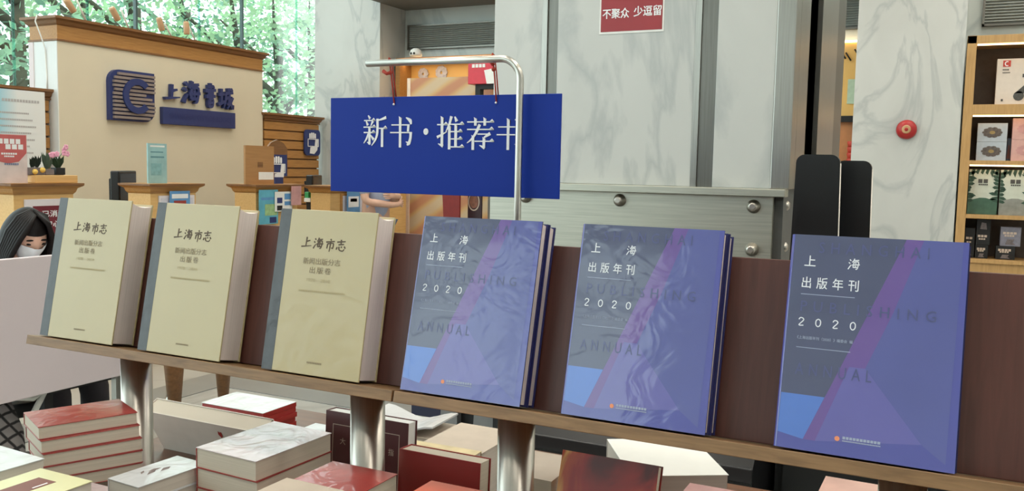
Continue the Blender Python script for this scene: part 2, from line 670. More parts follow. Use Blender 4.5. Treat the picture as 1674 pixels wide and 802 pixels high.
# shop front behind the photographer: plain wall, added window sized for daylight and reflections
structure(bx('wall_front', (-3.0, -7.2, 0), (5, -7, 6), m_plaster))
structure(bx('wall_front_sill', (-7.9, -7.2, 0), (-3.0, -7, 2.5), m_plaster))
structure(bx('wall_front_head', (-7.9, -7.2, 5.0), (-3.0, -7, 6), m_plaster))
win2 = group_root('window_unseen', (0, -7.1, 0))
for k in range(3):
    xa = -7.8 + k * 1.6
    bx('pane', (xa + 0.04, -0.006, 2.5), (xa + 1.56, 0.006, 5.0), m_glass, win2)
    bx('mullion', (xa - 0.04, -0.05, 2.5), (xa + 0.04, 0.05, 5.0), m_mull, win2)
bx('transom', (-7.8, -0.05, 4.2), (-3.0, 0.05, 4.3), m_mull, win2)

# ---- stone columns against the back wall
colL = structure(bx('marble_column', (-7.15, 8.95, 0), (-6.18, 9.52, 6.0), m_marble))
colR = structure(bx('marble_column', (-0.83, 8.9, 0), (0.07, 9.52, 6.0), m_marble))
soff = structure(bx('trim_1', (-6.18, 8.7, 3.42), (-0.8, 9.5, 3.9), pm('soffit_grey', (120, 120, 116), 0.7, var=0.05)))
# ---- the big pillar of marble and steel behind the book rack
pil = group_root('wall_pillar', (0, 0, 0))
PY = 3.2
XL, XR = -1.66, -0.495
m_core = pm('pillar_core', (90, 90, 88), 0.6)
bx('pillar_core', (XL + 0.02, PY + 0.02, 0), (XR - 0.02, 4.78, 6.0), m_core, pil)
bx('ledge', (XL - 0.03, PY - 0.05, 1.418), (XR - 0.005, PY + 0.02, 1.445), m_steel_l, pil, 0.002)
for xa, xb in ((XL, -1.45), (-1.385, -0.845), (-0.765, -0.56)):
    bx('marble_panel', (xa, PY, 1.445), (xb, PY + 0.05, 6.0), m_marble, pil, 0.002)
for xa, xb in ((-1.45, -1.385), (-0.845, -0.765)):
    bx('steel_strip', (xa, PY - 0.004, 1.445), (xa + 0.022, PY + 0.05, 6.0), m_steel, pil)
    bx('steel_strip', (xa + 0.022, PY + 0.004, 1.445), (xb, PY + 0.05, 6.0), m_steel_d, pil)
bx('steel_corner', (-0.56, PY - 0.004, 1.445), (XR, PY + 0.1, 6.0), m_steel, pil, 0.003)
for ya, yb, mt, off in ((3.3, 3.52, m_steel, 0.0), (3.52, 3.86, m_steel_d, -0.02), (3.86, 4.4, m_steel, 0.0), (4.4, 4.8, m_steel_d, -0.01)):
    bx('side_strip', (XR - 0.06, ya, 1.445), (XR + off, yb, 6.0), mt, pil)
bx('base_sheet', (XL, PY - 0.012, 0), (-0.545, PY + 0.03, 1.418), m_steel_l, pil, 0.002)
bx('base_side', (-0.56, PY + 0.03, 0), (-0.535, 4.8, 1.418), m_blackm, pil)
for bxp, bz in ((-1.108, 1.387), (-0.611, 1.382), (-0.611, 1.23), (-1.5, 1.387), (-1.108, 1.08)):
    mb = MB()
    mb.lathe([(0.024, 0), (0.024, 0.006), (0.018, 0.012), (0.017, 0.024), (0.010, 0.03)], 16)
    mb.build('bolt', m_chrome, pil, (bxp, PY - 0.012, bz), (H, 0, 0))
for by, bz in ((3.3, 1.385), (3.3, 1.235)):
    mb = MB()
    mb.lathe([(0.024, 0), (0.024, 0.006), (0.018, 0.012), (0.017, 0.024), (0.010, 0.03)], 16)
    mb.build('bolt', m_chrome, pil, (-0.535, by, bz), (0, H, 0))

# ---- partition with the shop's name, running back along the cash desks
def cornice(name, length, depth, z0, z1, mats, parent, ends=True, proj=0.06):
    """timber moulding along local x, front at y=0 facing -y, returned round both ends"""
    prof = [(0.0, z0), (0.012, z0), (0.012, z0 + 0.012), (0.0, z0 + 0.018), (0.0, z1 - 0.075), (0.018, z1 - 0.06), (0.03, z1 - 0.035), (proj, z1 - 0.022), (proj, z1), (-0.0, z1)]
    mb = MB()
    rings = []
    for (p, z) in prof:
        i = len(mb.v)
        mb.v += [(-p, depth + p, z), (-p, -p, z), (length + p, -p, z), (length + p, depth + p, z)]
        rings.append(i)
    for q, (a, b) in enumerate(zip(rings, rings[1:])):
        mi = 1 if q in (0, 1, 2) or q >= 4 else 0
        for k in range(3):
            mb.f.append([a + k, a + k + 1, b + k + 1, b + k])
            mb.m.append(mi)
            mb.sm.append(False)
    mb.f.append([rings[-1] + k for k in range(4)])
    mb.m.append(1)
    mb.sm.append(False)
    mb.f.append([rings[-1] + k for k in (3, 0)] + [rings[0] + k for k in (0, 3)])
    mb.m.append(0)
    mb.sm.append(False)
    return mb.build(name, mats, parent)


PW = group_root('wall_partition', (-7.0, 5.27, 0), H)       # local x = +Y, faces +X
bx('wall_panel', (0, 0, 0), (2.57, 0.36, 2.52), m_cream, PW)
cornice('cornice', 2.57, 0.36, 2.52, 2.727, [m_oak, m_oak_d], PW, proj=0.055)
bx('daylit_end_face', (-0.008, 0.0, 0), (0.0, 0.30, 2.515), m_plaster, PW)  # whiter than the cream wall: window light put into the colour
bx('end_trim', (-0.014, 0.30, 0), (0.0, 0.36, 2.515), m_desk0, PW)

def slat_wall(name, loc, length, ztop, nsl, label, zlow=0.0):
    t = thing(name, label, 'slat wall', loc, H)
    bx('backing', (0, 0.03, zlow), (length, 0.12, ztop - 0.09), m_oak_d, t)
    pitch = 0.108
    for k in range(nsl):
        z1 = ztop - 0.095 - k * pitch
        bx('slat', (0, 0, z1 - pitch + 0.016), (length, 0.03, z1), m_oak, t, 0.003)
    cornice('cornice', length, 0.12, ztop - 0.09, ztop, [m_oak, m_oak_d], t, proj=0.05)
    return t


slat_wall('slat_wall', (-7.1, 4.0, 0), 1.25, 2.1, 12, 'honey wood slat wall behind the white notice and red poster')
slat_wall('slat_wall', (-7.0, 7.87, 0), 0.97, 2.07, 12, 'honey wood slat wall with dark grooves between name wall and white column')

# ---- emblem, brush lettering and name bar on the partition
LX = lambda y: y - 5.27                                        # world y -> local x on the partition
t = thing('wall_emblem', 'blue and grey striped emblem with letter C on the cream wall', 'emblem', (-7.0, 5.76, 1.866), H)
W_, H_ = 0.515, 0.468
mb = MB()
mb.prism(rrect(W_, H_, 0.11, 6, corners=(0, 1, 0, 1)), -0.045, 0)
mb.build('board', m_logoblue, t)
for k in range(12):
    z0 = 0.018 + k * 0.0365
    zc = z0 + 0.013
    xa, xb = 0.03, W_ - 0.01
    # upper half leans to the upper right, lower half to the lower left
    if zc > 0.25:
        cz = H_ - 0.13
        dz = zc - cz
        xa = 0.03 + (0.11 - math.sqrt(max(0, 0.0121 - dz * dz)) if abs(dz) < 0.11 else 0.11)
    else:
        cz = 0.13
        dz = zc - cz
        xb = W_ - 0.01 - (0.11 - math.sqrt(max(0, 0.0121 - dz * dz)) if abs(dz) < 0.11 else 0.11)
    bx('stripe', (xa, -0.07, z0), (xb, -0.045, z0 + 0.023), m_logogrey, t)
mb = MB()
cx_, cz_, ro, ri = 0.285, 0.235, 0.165, 0.105
N_ = 28
for k in range(N_):
    a0 = math.radians(42 + 276 * k / N_)
    a1 = math.radians(42 + 276 * (k + 1) / N_)
    mb.prism([(cx_ + ri * math.cos(a0), cz_ + ri * math.sin(a0)), (cx_ + ro * math.cos(a0), cz_ + ro * math.sin(a0)), (cx_ + ro * math.cos(a1), cz_ + ro * math.sin(a1)), (cx_ + ri * math.cos(a1), cz_ + ri * math.sin(a1))], -0.088, -0.07)
mb.build('letter_ring', m_logoblue, t)
t = thing('brush_lettering', 'four raised blue brush characters beside the striped emblem', 'lettering', (-7.0, 6.40, 2.06), H)
for key, x, z, w_, h_ in (('shang', 0.0, 0.04, 0.20, 0.17), ('hai', 0.235, 0.02, 0.24, 0.235), ('shuc', 0.52, 0.01, 0.175, 0.245), ('cheng', 0.72, 0.0, 0.215, 0.225)):
    mb = MB()
    brush_char(mb, key, x, z, w_, h_, -0.05, -0.01, 14)
    mb.build('character', m_logoblue, t)
t = thing('name_bar', 'plain blue name bar under the brush characters on cream wall', 'sign', (-7.0, 6.375, 1.86), H)
bx('board', (0, -0.05, 0), (0.985, 0, 0.168), m_logoblue, t, 0.004)
text('SHANGHAI CITY OF BOOKS', 0.08, 0.055, 0.84, 0.06, pm('emblem_dark_blue', (34, 48, 104), 0.45, var=0.03), t, -0.052, bold=0.02)

# ---- little spotlights clamped along the top of the partition
for k, (px, py, ln, tilt) in enumerate(((118, 22, 0.16, 40), (190, 35, 0.16, 35), (262, 48, 0.10, 20), (302, 57, 0.12, 4))):
    p = at(px, py, X=-7.12)
    t = thing('spotlight', 'spotlight on a white arm above the name wall, %s from the emblem end' % ('first', 'second', 'third', 'fourth')[k], 'spotlight', (p.x, p.y, 2.727), H, 'spotlights on top of the name wall')
    bx('clamp', (0.13, -0.03, 0.0), (0.17, 0.03, 0.02), m_blackm, t)
    MB().tube([(0.15, 0, 0.01), (0.02, -0.04, 0.01 + ln * 0.9 + 0.03)], 0.008, 8).build('arm', m_white, t)
    mb = MB()
    mb.lathe([(0.026, 0), (0.03, 0.01), (0.03, 0.11), (0.024, 0.13)], 14)
    mb.build('lamp_head', pm('spotlight_bronze', (196, 158, 120), 0.4, var=0.05), t, (-0.02, -0.05, 0.02 + ln * 0.35), (0, math.radians(-tilt), 0))
# ---- a thin white cable hanging over the end of the partition
mb = MB()
mb.tube([(-7.16, 5.2, 2.735), (-7.17, 5.19, 2.68), (-7.12, 5.205, 2.55), (-7.14, 5.255, 2.45), (-7.13, 5.258, 2.2), (-7.13, 5.256, 2.11)], 0.006, 6)
tag(mb.build('cable', m_white), 'thin white cable hanging down the pale end of the name wall', 'cable')

# ---- vents in the back wall
def vent(label, x0, x1, z0, z1, n):
    t = thing('wall_vent', label, 'vent', ((x0 + x1) / 2, 9.5, z0))
    w2 = (x1 - x0) / 2
    bx('backing', (-w2, -0.01, 0), (w2, 0, z1 - z0), m_blackm, t)
    for a, b, c, d in ((-w2, w2, 0, 0.02), (-w2, w2, z1 - z0 - 0.02, z1 - z0), (-w2, -w2 + 0.02, 0, z1 - z0), (w2 - 0.02, w2, 0, z1 - z0)):
        bx('frame', (a, -0.05, c), (b, -0.01, d), m_steel_d, t)
    mv = pm('vent_slat_grey', (150, 156, 152), 0.5, var=0.05)
    first = None
    for k in range(n):
        z = 0.03 + (z1 - z0 - 0.06) * k / (n - 1)
        if first is None:
            first = bx('slat', (-w2 + 0.02, -0.03, -0.008), (w2 - 0.02, 0.0, 0.004), mv, t, loc=(0, -0.01, z), rot=(-0.6, 0, 0))
        else:
            c = first.copy()
            COL.objects.link(c)
            c.location = (0, -0.01, z)
    return t


vent('grey louvered vent above the lit orange shop front', -6.12, -4.6, 2.93, 3.23, 11)
vent('grey louvered vent glimpsed between steel pillar and alarm column', -1.75, -0.83, 2.93, 3.23, 11)
vent('grey louvered vent above the wooden toy shelf', 0.2, 1.6, 2.90, 3.23, 11)
# ================================================================== BOOK TABLE AND RACKS
TZ = 0.82
m_tab = wood('dark_walnut', (112, 74, 52), (84, 54, 40), 5, (1, 10, 10), 0.35)
t = thing('book_table', 'low brown table under the racks and the heaped books', 'table', (-0.7, 1.1, 0))
bx('table_top', (-1.02, -0.62, TZ - 0.04), (2.0, 0.82, TZ), m_tab, t, 0.003)
for sx in (-0.94, 1.85):
    for sy in (-0.5, 0.55):
        bx('leg', (sx - 0.04, sy - 0.04, 0), (sx + 0.04, sy + 0.04, TZ - 0.04), m_tab, t)

m_edge = wood('walnut_edge', (150, 116, 80), (112, 84, 56), 9, (1.5, 14, 14), 0.45)
m_board = wood('mahogany_board', (98, 58, 50), (76, 44, 38), 7, (12, 12, 1), 0.38)
RY, RZ = 1.18, 1.14


def rack(label, x0, x1, tilt, posts):
    t = thing('display_rack', label, 'display rack', ((x0 + x1) / 2, 1.24, TZ))
    off = Vector((-(x0 + x1) / 2, -1.24, -TZ))
    fr = (-tilt, 0, 0)
    org = Vector(((x0 + x1) / 2, RY, RZ)) + off
    hw = (x1 - x0) / 2
    bx('ledge', (-hw, 0, -0.0195), (hw, 0.1, -0.001), m_edge, t, 0.001, org, fr)
    bx('back_panel', (-hw + 0.005, 0.066, 0), (hw - 0.005, 0.084, 0.2615), m_board, t, 0.0015, org, fr)
    for px_ in posts:
        mb = MB()
        mb.lathe([(0.031, 0), (0.031, 0.004), (0.030, 0.006), (0.030, RZ - TZ - 0.034)], 32)
        mb.build('post', m_chrome, t, Vector((px_, 1.25, TZ)) + off)
    return t


TL_, TR_ = 0.195, 0.25
rack('wooden book rack on chrome posts holding the three cream volumes', -1.68, -0.786, TL_, (-1.447, -0.883))
rack('wooden book rack on chrome posts holding the blue yearbooks', -0.782, 0.75, TR_, (-0.596, -0.031))

m_creamc = pm('cream_cover', (180, 165, 124), 0.35, coat=0.35, var=0.025, scale=6, crinkle=0.25)
m_cloth = pm('grey_spine_cloth', (70, 73, 78), 0.5, var=0.12, scale=40, coat=0.25, bump=0.1, crinkle=0.5)
m_page = pm('page_edges', (218, 205, 198), 0.8, var=0.08, scale=4, stretch=(1, 120, 1))
m_pageh = pm('page_edges_flat', (196, 186, 170), 0.8, var=0.07, scale=4, stretch=(1, 1, 150))
m_ink = pm('brown_ink', (84, 66, 46), 0.6, var=0.03)
m_ink2 = pm('faint_ink', (172, 158, 120), 0.6, var=0.03)
m_ink3 = pm('pale_brown_ink', (140, 126, 98), 0.6, var=0.03)

BW, BH, BT = 0.2125, 0.285, 0.054


def cream_book(label, x, yaw, dz=0.0):
    t = thing('cream_volume', label, 'book', (x, RY + 0.009, RZ), 0, 'cream volumes on the rack', (-TL_, 0, yaw))
    sw = 0.0275
    fc = bx('front_cover', (sw, 0, 0.0), (BW, 0.003, BH), m_creamc, t, 0.0008)
    mb = MB()
    # cloth spine: rounded back wrapped onto both boards
    pr = [(sw, 0.0), (sw, 0.0033), (0.005, 0.0035), (0.005, BT - 0.0035), (sw, BT - 0.0033), (sw, BT)]
    arc = [(0.004 - 0.004 * math.sin(math.pi * k / 8), BT - BT * k / 8) for k in range(9)]
    mb.prismz(pr + arc, 0.0, BH)
    mb.build('spine', m_cloth, t)
    bx('back_cover', (sw, BT - 0.003, 0), (BW, BT, BH), m_creamc, t, 0.0008)
    # page block, top edge sagging a little towards the back
    n = 10
    mb = MB()
    x0, x1 = 0.006, BW - 0.0025
    z0 = 0.003
    for k in range(n):
        ya = 0.003 + (BT - 0.006) * k / n
        yb = 0.003 + (BT - 0.006) * (k + 1) / n
        za = BH - 0.004 - 0.005 * math.sin(math.pi * k / n)
        zb = BH - 0.004 - 0.005 * math.sin(math.pi * (k + 1) / n)
        mb.face([(x1, ya, z0), (x1, yb, z0), (x1, yb, zb), (x1, ya, za)])
        mb.face([(x0, ya, za), (x1, ya, za), (x1, yb, zb), (x0, yb, zb)])
        mb.face([(x0, yb, z0), (x1, yb, z0), (x1, ya, z0), (x0, ya, z0)])
    mb.face([(x0, 0.003, z0), (x1, 0.003, z0), (x1, 0.003, BH - 0.004), (x0, 0.003, BH - 0.004)])
    mb.face([(x1, BT - 0.003, z0), (x0, BT - 0.003, z0), (x0, BT - 0.003, BH - 0.004), (x1, BT - 0.003, BH - 0.004)])
    mb.build('page_block', m_page, t)
    # print
    u = lambda a: sw + (BW - sw) * a
    v = lambda b: BH * (1 - b)
    mb = MB()
    for key, ua, vb, s in (('shang', 0.165, 0.235, 0.023), ('hai', 0.305, 0.24, 0.022), ('shi', 0.44, 0.245, 0.0225), ('zhi', 0.565, 0.245, 0.0225)):
        brush_char(mb, key, u(ua), v(vb), s, 0.0205, -0.0004, 0.0, 11)
    mb.build('lettering', m_ink, fc)
    text('新闻出版分志', u(0.21), v(0.335), 0.080, 0.0115, m_ink3, fc, -0.0004, 0.01)
    text('出版卷', u(0.30), v(0.39), 0.046, 0.0115, m_ink3, fc, -0.0004, 0.01, spacing=1.3)
    text('1978—2010', u(0.28), v(0.44), 0.050, 0.0055, m_ink2, fc, -0.0004)
    print_bars([(u(0.2), v(0.505), 0.10, 0.0035)], m_ink2, fc, -0.0004)
    print_bars([(u(0.4), v(0.93), 0.032, 0.003)], m_ink3, fc, -0.0004)
    return t


cream_book('cream volume with grey spine, the one at the open end of the rack', -1.658, 0.006)
cream_book('cream volume with grey spine, middle one of the three on the rack', -1.3775, -0.006)
cream_book('cream volume with grey spine standing next to the first blue yearbook', -1.0715, 0.0)

# ---- blue yearbooks
BBW, BBH, BBT = 0.2165, 0.2865, 0.0245
CO = dict(coat=1.0, crinkle=0.09)
m_b_base = pm('cover_indigo', (78, 82, 160), 0.35, var=0.05, scale=5, **CO)
m_b_slate = pm('cover_slate', (74, 80, 112), 0.35, var=0.06, scale=8, **CO)
m_b_light = pm('cover_sky_blue', (82, 122, 204), 0.35, var=0.06, scale=8, **CO)
m_b_purple = pm('cover_purple', (104, 80, 152), 0.35, var=0.06, scale=8, **CO)
m_b_pale = pm('cover_violet', (98, 96, 168), 0.35, var=0.05, scale=8, **CO)
m_b_mid = pm('cover_steel_blue', (84, 90, 156), 0.35, var=0.05, scale=8, **CO)
m_b_edge = pm('cover_navy_edge', (34, 36, 92), 0.4, var=0.05)
m_b_emb = pm('embossed_slate', (80, 86, 132), 0.3, var=0.03, coat=0.5)
m_b_white = pm('cover_white_ink', (228, 232, 240), 0.5, var=0.01)
m_b_soft = pm('cover_soft_white_ink', (160, 170, 196), 0.5, var=0.01)
m_b_orange = pm('cover_orange_dot', (236, 150, 110), 0.5, var=0.03)


def ngon(mb, pts, m, W, Hh, y):
    mb.face([(a * W, y, Hh * (1 - b)) for a, b in reversed(pts)], m)


_BLUE = {}


def blue_book(label, x, yaw, copy=0, dx=0.0):
    t = thing('blue_yearbook', label, 'book', (x, RY + 0.009, RZ), 0, 'blue yearbooks on the rack', (-TR_, 0, yaw))
    W, Hh, T = BBW, BBH, BBT
    oy = copy * (T + 0.0005)
    if not _BLUE:
        _BLUE['cov'] = MB().box((0.004, 0, 0), (W, 0.0025, Hh)).mesh('front_cover')
        _BLUE['bk'] = MB().box((0.004, T - 0.0025, 0), (W, T, Hh)).mesh('back_cover')
        mb = MB()
        mb.prismz([(0.006, 0.0), (0.006, 0.0025), (0.003, 0.004), (0.003, T - 0.004), (0.006, T - 0.0025), (0.006, T), (0.002, T - 0.001), (0, T - 0.004), (0, 0.004), (0.002, 0.001)], 0, Hh)
        _BLUE['sp'] = mb.mesh('spine')
        _BLUE['pg'] = MB().box((0.003, 0.0025, 0.003), (W - 0.003, T - 0.0025, Hh - 0.003)).mesh('page_block')
        mb = MB()
        ngon(mb, [(0.02, 0.0), (1, 0), (1, 1), (0.02, 1)], 0, W, Hh, -0.0002)
        ngon(mb, [(0.02, 0.0), (0.665, 0.0), (0.30, 0.705), (0.275, 0.75), (0.02, 0.75)], 1, W, Hh, -0.0004)
        ngon(mb, [(0.02, 0.75), (0.275, 0.75), (0.17, 0.95), (0.02, 0.93)], 2, W, Hh, -0.0004)
        ngon(mb, [(0.665, 0.0), (0.76, 0.0), (0.62, 0.34), (0.49, 0.60), (0.40, 0.60), (0.24, 0.95), (0.17, 0.95), (0.30, 0.705)], 3, W, Hh, -0.0004)
        ngon(mb, [(0.40, 0.60), (0.49, 0.60), (0.82, 0.90), (0.24, 0.95)], 4, W, Hh, -0.0004)
        ngon(mb, [(0.49, 0.60), (0.62, 0.34), (0.76, 0.0), (0.97, 0.0), (0.95, 0.97), (0.82, 0.90)], 5, W, Hh, -0.0004)
        _BLUE['pr'] = mb.mesh('cover_print')
    fc = obj('front_cover', _BLUE['cov'], m_b_edge, t, (0, oy, 0))
    obj('back_cover', _BLUE['bk'], m_b_edge, t, (0, oy, 0))
    obj('spine', _BLUE['sp'], m_b_base, t, (0, oy, 0))
    obj('page_block', _BLUE['pg'], m_page, t, (0, oy, 0))
    if copy:
        return t
    obj('cover_print', _BLUE['pr'], [m_b_base, m_b_slate, m_b_light, m_b_purple, m_b_pale, m_b_mid], fc)
    u = lambda a: W * a
    v = lambda b: Hh * (1 - b)
    L = [('上', 0.09, 0.15, 0.0145, 0.0145, m_b_white, 0.012), ('海', 0.345, 0.155, 0.0155, 0.0155, m_b_white, 0.008), ('出版年刊', 0.085, 0.255, 0.072, 0.0155, m_b_white, 0.01),
         ('2020', 0.085, 0.432, 0.070, 0.0105, m_b_white, 0.008), ('《上海出版年刊（2020）》编委会  编', 0.085, 0.495, 0.070, 0.0045, m_b_soft, 0.01),
         ('SHANGHAI', 0.17, 0.085, 0.135, 0.015, m_b_emb, 0.005), ('PUBLISHING', 0.09, 0.365, 0.165, 0.0145, m_b_emb, 0.005), ('ANNUAL', 0.09, 0.66, 0.095, 0.0155, m_b_emb, 0.005)]
    for body, a, b, w_, h_, mt, bd in L:
        key = body
        if body in ('海', '2020'):
            if key not in _BLUE:
                mb = MB()
                if body == '海':
                    for pts in BRUSH['hai']:
                        add_stroke(mb, pts, [9] * len(pts), w_ / 100, h_ / 100, 0, 0, 0, 0.0003)
                else:
                    for q in range(4):
                        pts = [(4, 74), (18, 97), (42, 98), (60, 84), (56, 62), (8, 4), (64, 4)] if q % 2 == 0 else [(34, 99), (8, 76), (8, 26), (34, 2), (60, 26), (60, 76), (34, 99)]
                        add_stroke(mb, pts, [13] * len(pts), h_ / 100, h_ / 100, q * w_ * 0.31, 0, 0, 0.0003)
                _BLUE[key] = mb.mesh('lettering')
            obj('lettering', _BLUE[key], mt, fc, (u(a), -0.0007, v(b)))
            continue
        if key not in _BLUE:
            o = text(body, u(a), v(b), w_, h_, mt, fc, -0.0007, bd, spacing=1.75 if body in ('2020', '出版年刊', 'SHANGHAI', 'PUBLISHING', 'ANNUAL') else 1.0)
            if body == '2020':
                pass
            _BLUE[key] = o.data
        else:
            obj('lettering', _BLUE[key], mt, fc, (u(a), -0.0007, v(b)))
    mb = MB()
    for b in (0.285, 0.535):
        mb.face([(u(0.085), 0, v(b)), (u(0.40), 0, v(b)), (u(0.40), 0, v(b) + 0.0009), (u(0.085), 0, v(b) + 0.0009)])
    mb.build('rule', m_b_soft, fc, (0, -0.0007, 0))
    mb = MB()
    mb.face([(u(0.365) + 0.0032 * math.cos(k * math.pi / 5), 0, v(0.925) + 0.0032 * math.sin(k * math.pi / 5)) for k in range(10)])
    mb.build('publisher_mark', m_b_orange, fc, (0, -0.0008, 0))
    print_bars([(u(0.395), v(0.925) + 0.0002, 0.046, 0.0034)], m_b_soft, fc, -0.0008)
    print_bars([(u(0.395), v(0.925) - 0.0028, 0.046, 0.0016)], m_b_soft, fc, -0.0008)
    return t


blue_book('blue yearbook in front, the first one right after the cream volumes', -0.7795, 0.004)
blue_book('second copy tucked behind the first blue yearbook after the cream volumes', -0.7770, 0.004, 1)
blue_book('blue yearbook in front, middle one of the three on the rack', -0.4965, -0.004)
blue_book('second copy tucked behind the middle blue yearbook', -0.4935, -0.004, 1)
blue_book('blue yearbook at the near end of the rack, below the black panels', -0.1890, -0.02)
blue_book('second copy tucked behind the near end blue yearbook', -0.1870, -0.02, 1)

# ---- hanging sign on its bent pole
t = thing('sign_stand', 'slim bent steel pole with an arm carrying the blue sign', 'sign stand', (-0.795, 1.65, TZ))
MB().lathe([(0.016, 0), (0.016, 0.02), (0.012, 0.024), (0.009, 0.03)], 20).build('base', m_chrome, t)
pts = [(0, 0, 0.01), (0, 0, 0.45), (0, 0, 0.845)]
for k in range(9):
    a = math.pi / 2 * k / 8
    pts.append((-0.045 + 0.045 * math.cos(a), 0, 0.858 + 0.045 * math.sin(a)))
pts += [(-0.378, 0, 0.904)]
m_pole = steel('satin_pole', (196, 192, 184), 0.28, (1, 1, 1))
MB().tube(pts, 0.0076, 14).build('pole', m_pole, t)
SY = 1.672
sign = thing('hanging_sign', 'blue hanging sign with large white characters', 'sign', (-1.0, SY, 1.545))
mb = MB()
mb.box((-0.29, 0, -0.107), (0.288, 0.005, 0.107))
bd = mb.build('board', m_blue, sign, bevel=0.001)
SX = lambda px: at(px, 215, Y=SY).x + 1.0
for key, pa, pb, ya, yb in (('xin', 594, 633, 188, 239), ('shu', 637, 678, 189, 241), ('tui', 714, 759, 189, 243), ('jian', 763, 808, 191, 244), ('shu', 811, 858, 192, 245)):
    mb = MB()
    z1 = at((pa + pb) / 2, ya + 1, Y=SY).z - 1.545
    z0 = at((pa + pb) / 2, yb - 1, Y=SY).z - 1.545
    song_char(mb, SONG[key], SX(pa), z0, SX(pb) - SX(pa), z1 - z0, -0.0012, 0.0)
    mb.build('character', m_signwhite, sign)
mb = MB()
r_ = 0.0062
zd = at(696, 215, Y=SY).z - 1.545
mb.prism([(SX(696.5) + r_ * math.cos(k * math.pi / 9), zd + r_ * 1.15 * math.sin(k * math.pi / 9)) for k in range(18)], -0.0012, 0)
mb.build('character', m_signwhite, sign)
m_red = pm('red_cord', (170, 52, 34), 0.6, var=0.1)
for k, px in enumerate((640, 808)):
    x = at(px, 130, Y=1.66).x
    c = thing('tie_cord', 'red cord holding the blue sign, %s' % ('with a loose tail near the arm tip', 'beside the bend in the pole')[k], 'cord', (x, 1.656, 1.725), 0, 'red cords holding the sign')
    mb = MB()
    mb.tube([(0, 0.016, -0.09), (0.001, 0.006, -0.05), (0, -0.001, -0.01), (0, -0.0095, 0.0), (0, -0.006, 0.0095), (0, 0.003, 0.007), (0.003, 0.008, -0.03), (0.001, 0.022, -0.075)], 0.0016, 6)
    mb.build('loop', m_red, c)
    mb = MB()
    mb.ball((0, 0, -0.022), (0.005, 0.004, 0.005), 8, 6)
    if k == 0:
        mb.tube([(0, 0, -0.022), (-0.008, -0.002, -0.024), (-0.018, -0.002, -0.018)], [0.004, 0.004, 0.0045], 7)
    else:
        mb.tube([(0, 0, -0.014), (-0.006, -0.002, -0.006), (-0.008, -0.002, -0.002)], [0.004, 0.004, 0.003], 7)
    mb.build('knot', m_red, c)
    MB().ball((0, 0.0135, -0.09), 0.0024, 8, 6).build('grommet', m_signwhite, c)
# ================================================================== BOOKS LYING ON THE TABLE
m_redc = pm('red_cover', (158, 62, 58), 0.32, coat=0.5, var=0.12, scale=7, crinkle=0.4)
m_redd = pm('deep_red_cover', (150, 36, 34), 0.4, coat=0.3, var=0.06, scale=7)
m_whitec = pm('white_cover', (204, 206, 210), 0.32, coat=0.5, var=0.03, scale=7, crinkle=0.5)
m_pinkw = pm('pink_washed_cover', (200, 184, 188), 0.32, coat=0.5, var=0.10, scale=9, crinkle=0.5)
m_yel = pm('pale_lime_cover', (204, 202, 158), 0.4, coat=0.3, var=0.04, scale=9)
m_maroon = pm('maroon_case', (82, 26, 32), 0.4, coat=0.3, var=0.06)
m_brown = pm('brown_band', (112, 62, 52), 0.5, var=0.05)
m_orange = pm('orange_red_cover', (196, 78, 46), 0.35, coat=0.4, var=0.12, scale=12)
m_beige = pm('beige_cover', (190, 176, 162), 0.5, var=0.05)
m_tan = pm('tan_map_cover', (206, 190, 150), 0.5, var=0.22, scale=22)
m_silver = pm('silver_ink', (196, 176, 160), 0.4, var=0.03)
m_pagew = pm('white_page_edges', (200, 194, 184), 0.8, var=0.06, scale=4, stretch=(1, 1, 150))
ORD = ['topmost', 'second from the top', 'third from the top', 'fourth from the top', 'fifth from the top', 'sixth from the top', 'seventh from the top', 'eighth from the top', 'ninth from the top']


def flat_book(name, label, corner, ang, L, W, z0, th, cover, pages, spine='far', group=None, top=None):
    """a book lying flat: local x along ang from the given corner, local y to its left"""
    t = thing(name, label, 'book', (corner[0], corner[1], z0), ang, group)
    ct = 0.0012
    bx('cover_top', (0, 0, th - ct), (L, W, th), top or cover, t)
    bx('cover_bottom', (0, 0, 0), (L, W, ct), cover, t)
    e = 0.0015
    x0, y0, x1, y1 = e, e, L - e, W - e
    if spine == 'far':
        bx('spine', (0, W - ct, ct), (L, W, th - ct), cover, t)
    elif spine == 'near':
        bx('spine', (0, 0, ct), (L, ct, th - ct), cover, t)
    elif spine == 'start':
        bx('spine', (0, 0, ct), (ct, W, th - ct), cover, t)
    else:
        bx('spine', (L - ct, 0, ct), (L, W, th - ct), cover, t)
    bx('page_block', (x0, y0, ct), (x1, y1, th - ct), pages, t)
    return t


def stack(name, what, corner, ang, L, W, ztop, n, cover, pages, spine='far', jit=0.006, group=None, top=None, shifts=None):
    th = (ztop - TZ) / n
    out = []
    for k in range(n):
        z0 = ztop - (k + 1) * th
        jx, jy = ((random.uniform(-jit, jit), random.uniform(-jit, jit)) if k else (0, 0))
        if shifts and k < len(shifts):
            jx, jy = shifts[k]
        c, s = math.cos(ang), math.sin(ang)
        cr = (corner[0] + jx * c - jy * s, corner[1] + jx * s + jy * c)
        out.append(flat_book(name, '%s, %s' % (what, ORD[k]), cr, ang + (random.uniform(-0.02, 0.02) if k else 0), L, W, z0 + 0.0002, th - 0.0004, cover, pages, spine, group, top if k == 0 else None))
    return out


def pa(px, py, Z):
    p = at(px, py, Z=Z)
    return (p.x, p.y)


def edge(p0, p1, Z):
    a, b = pa(*p0, Z), pa(*p1, Z)
    return a, math.atan2(b[1] - a[1], b[0] - a[0]), math.hypot(b[0] - a[0], b[1] - a[1])


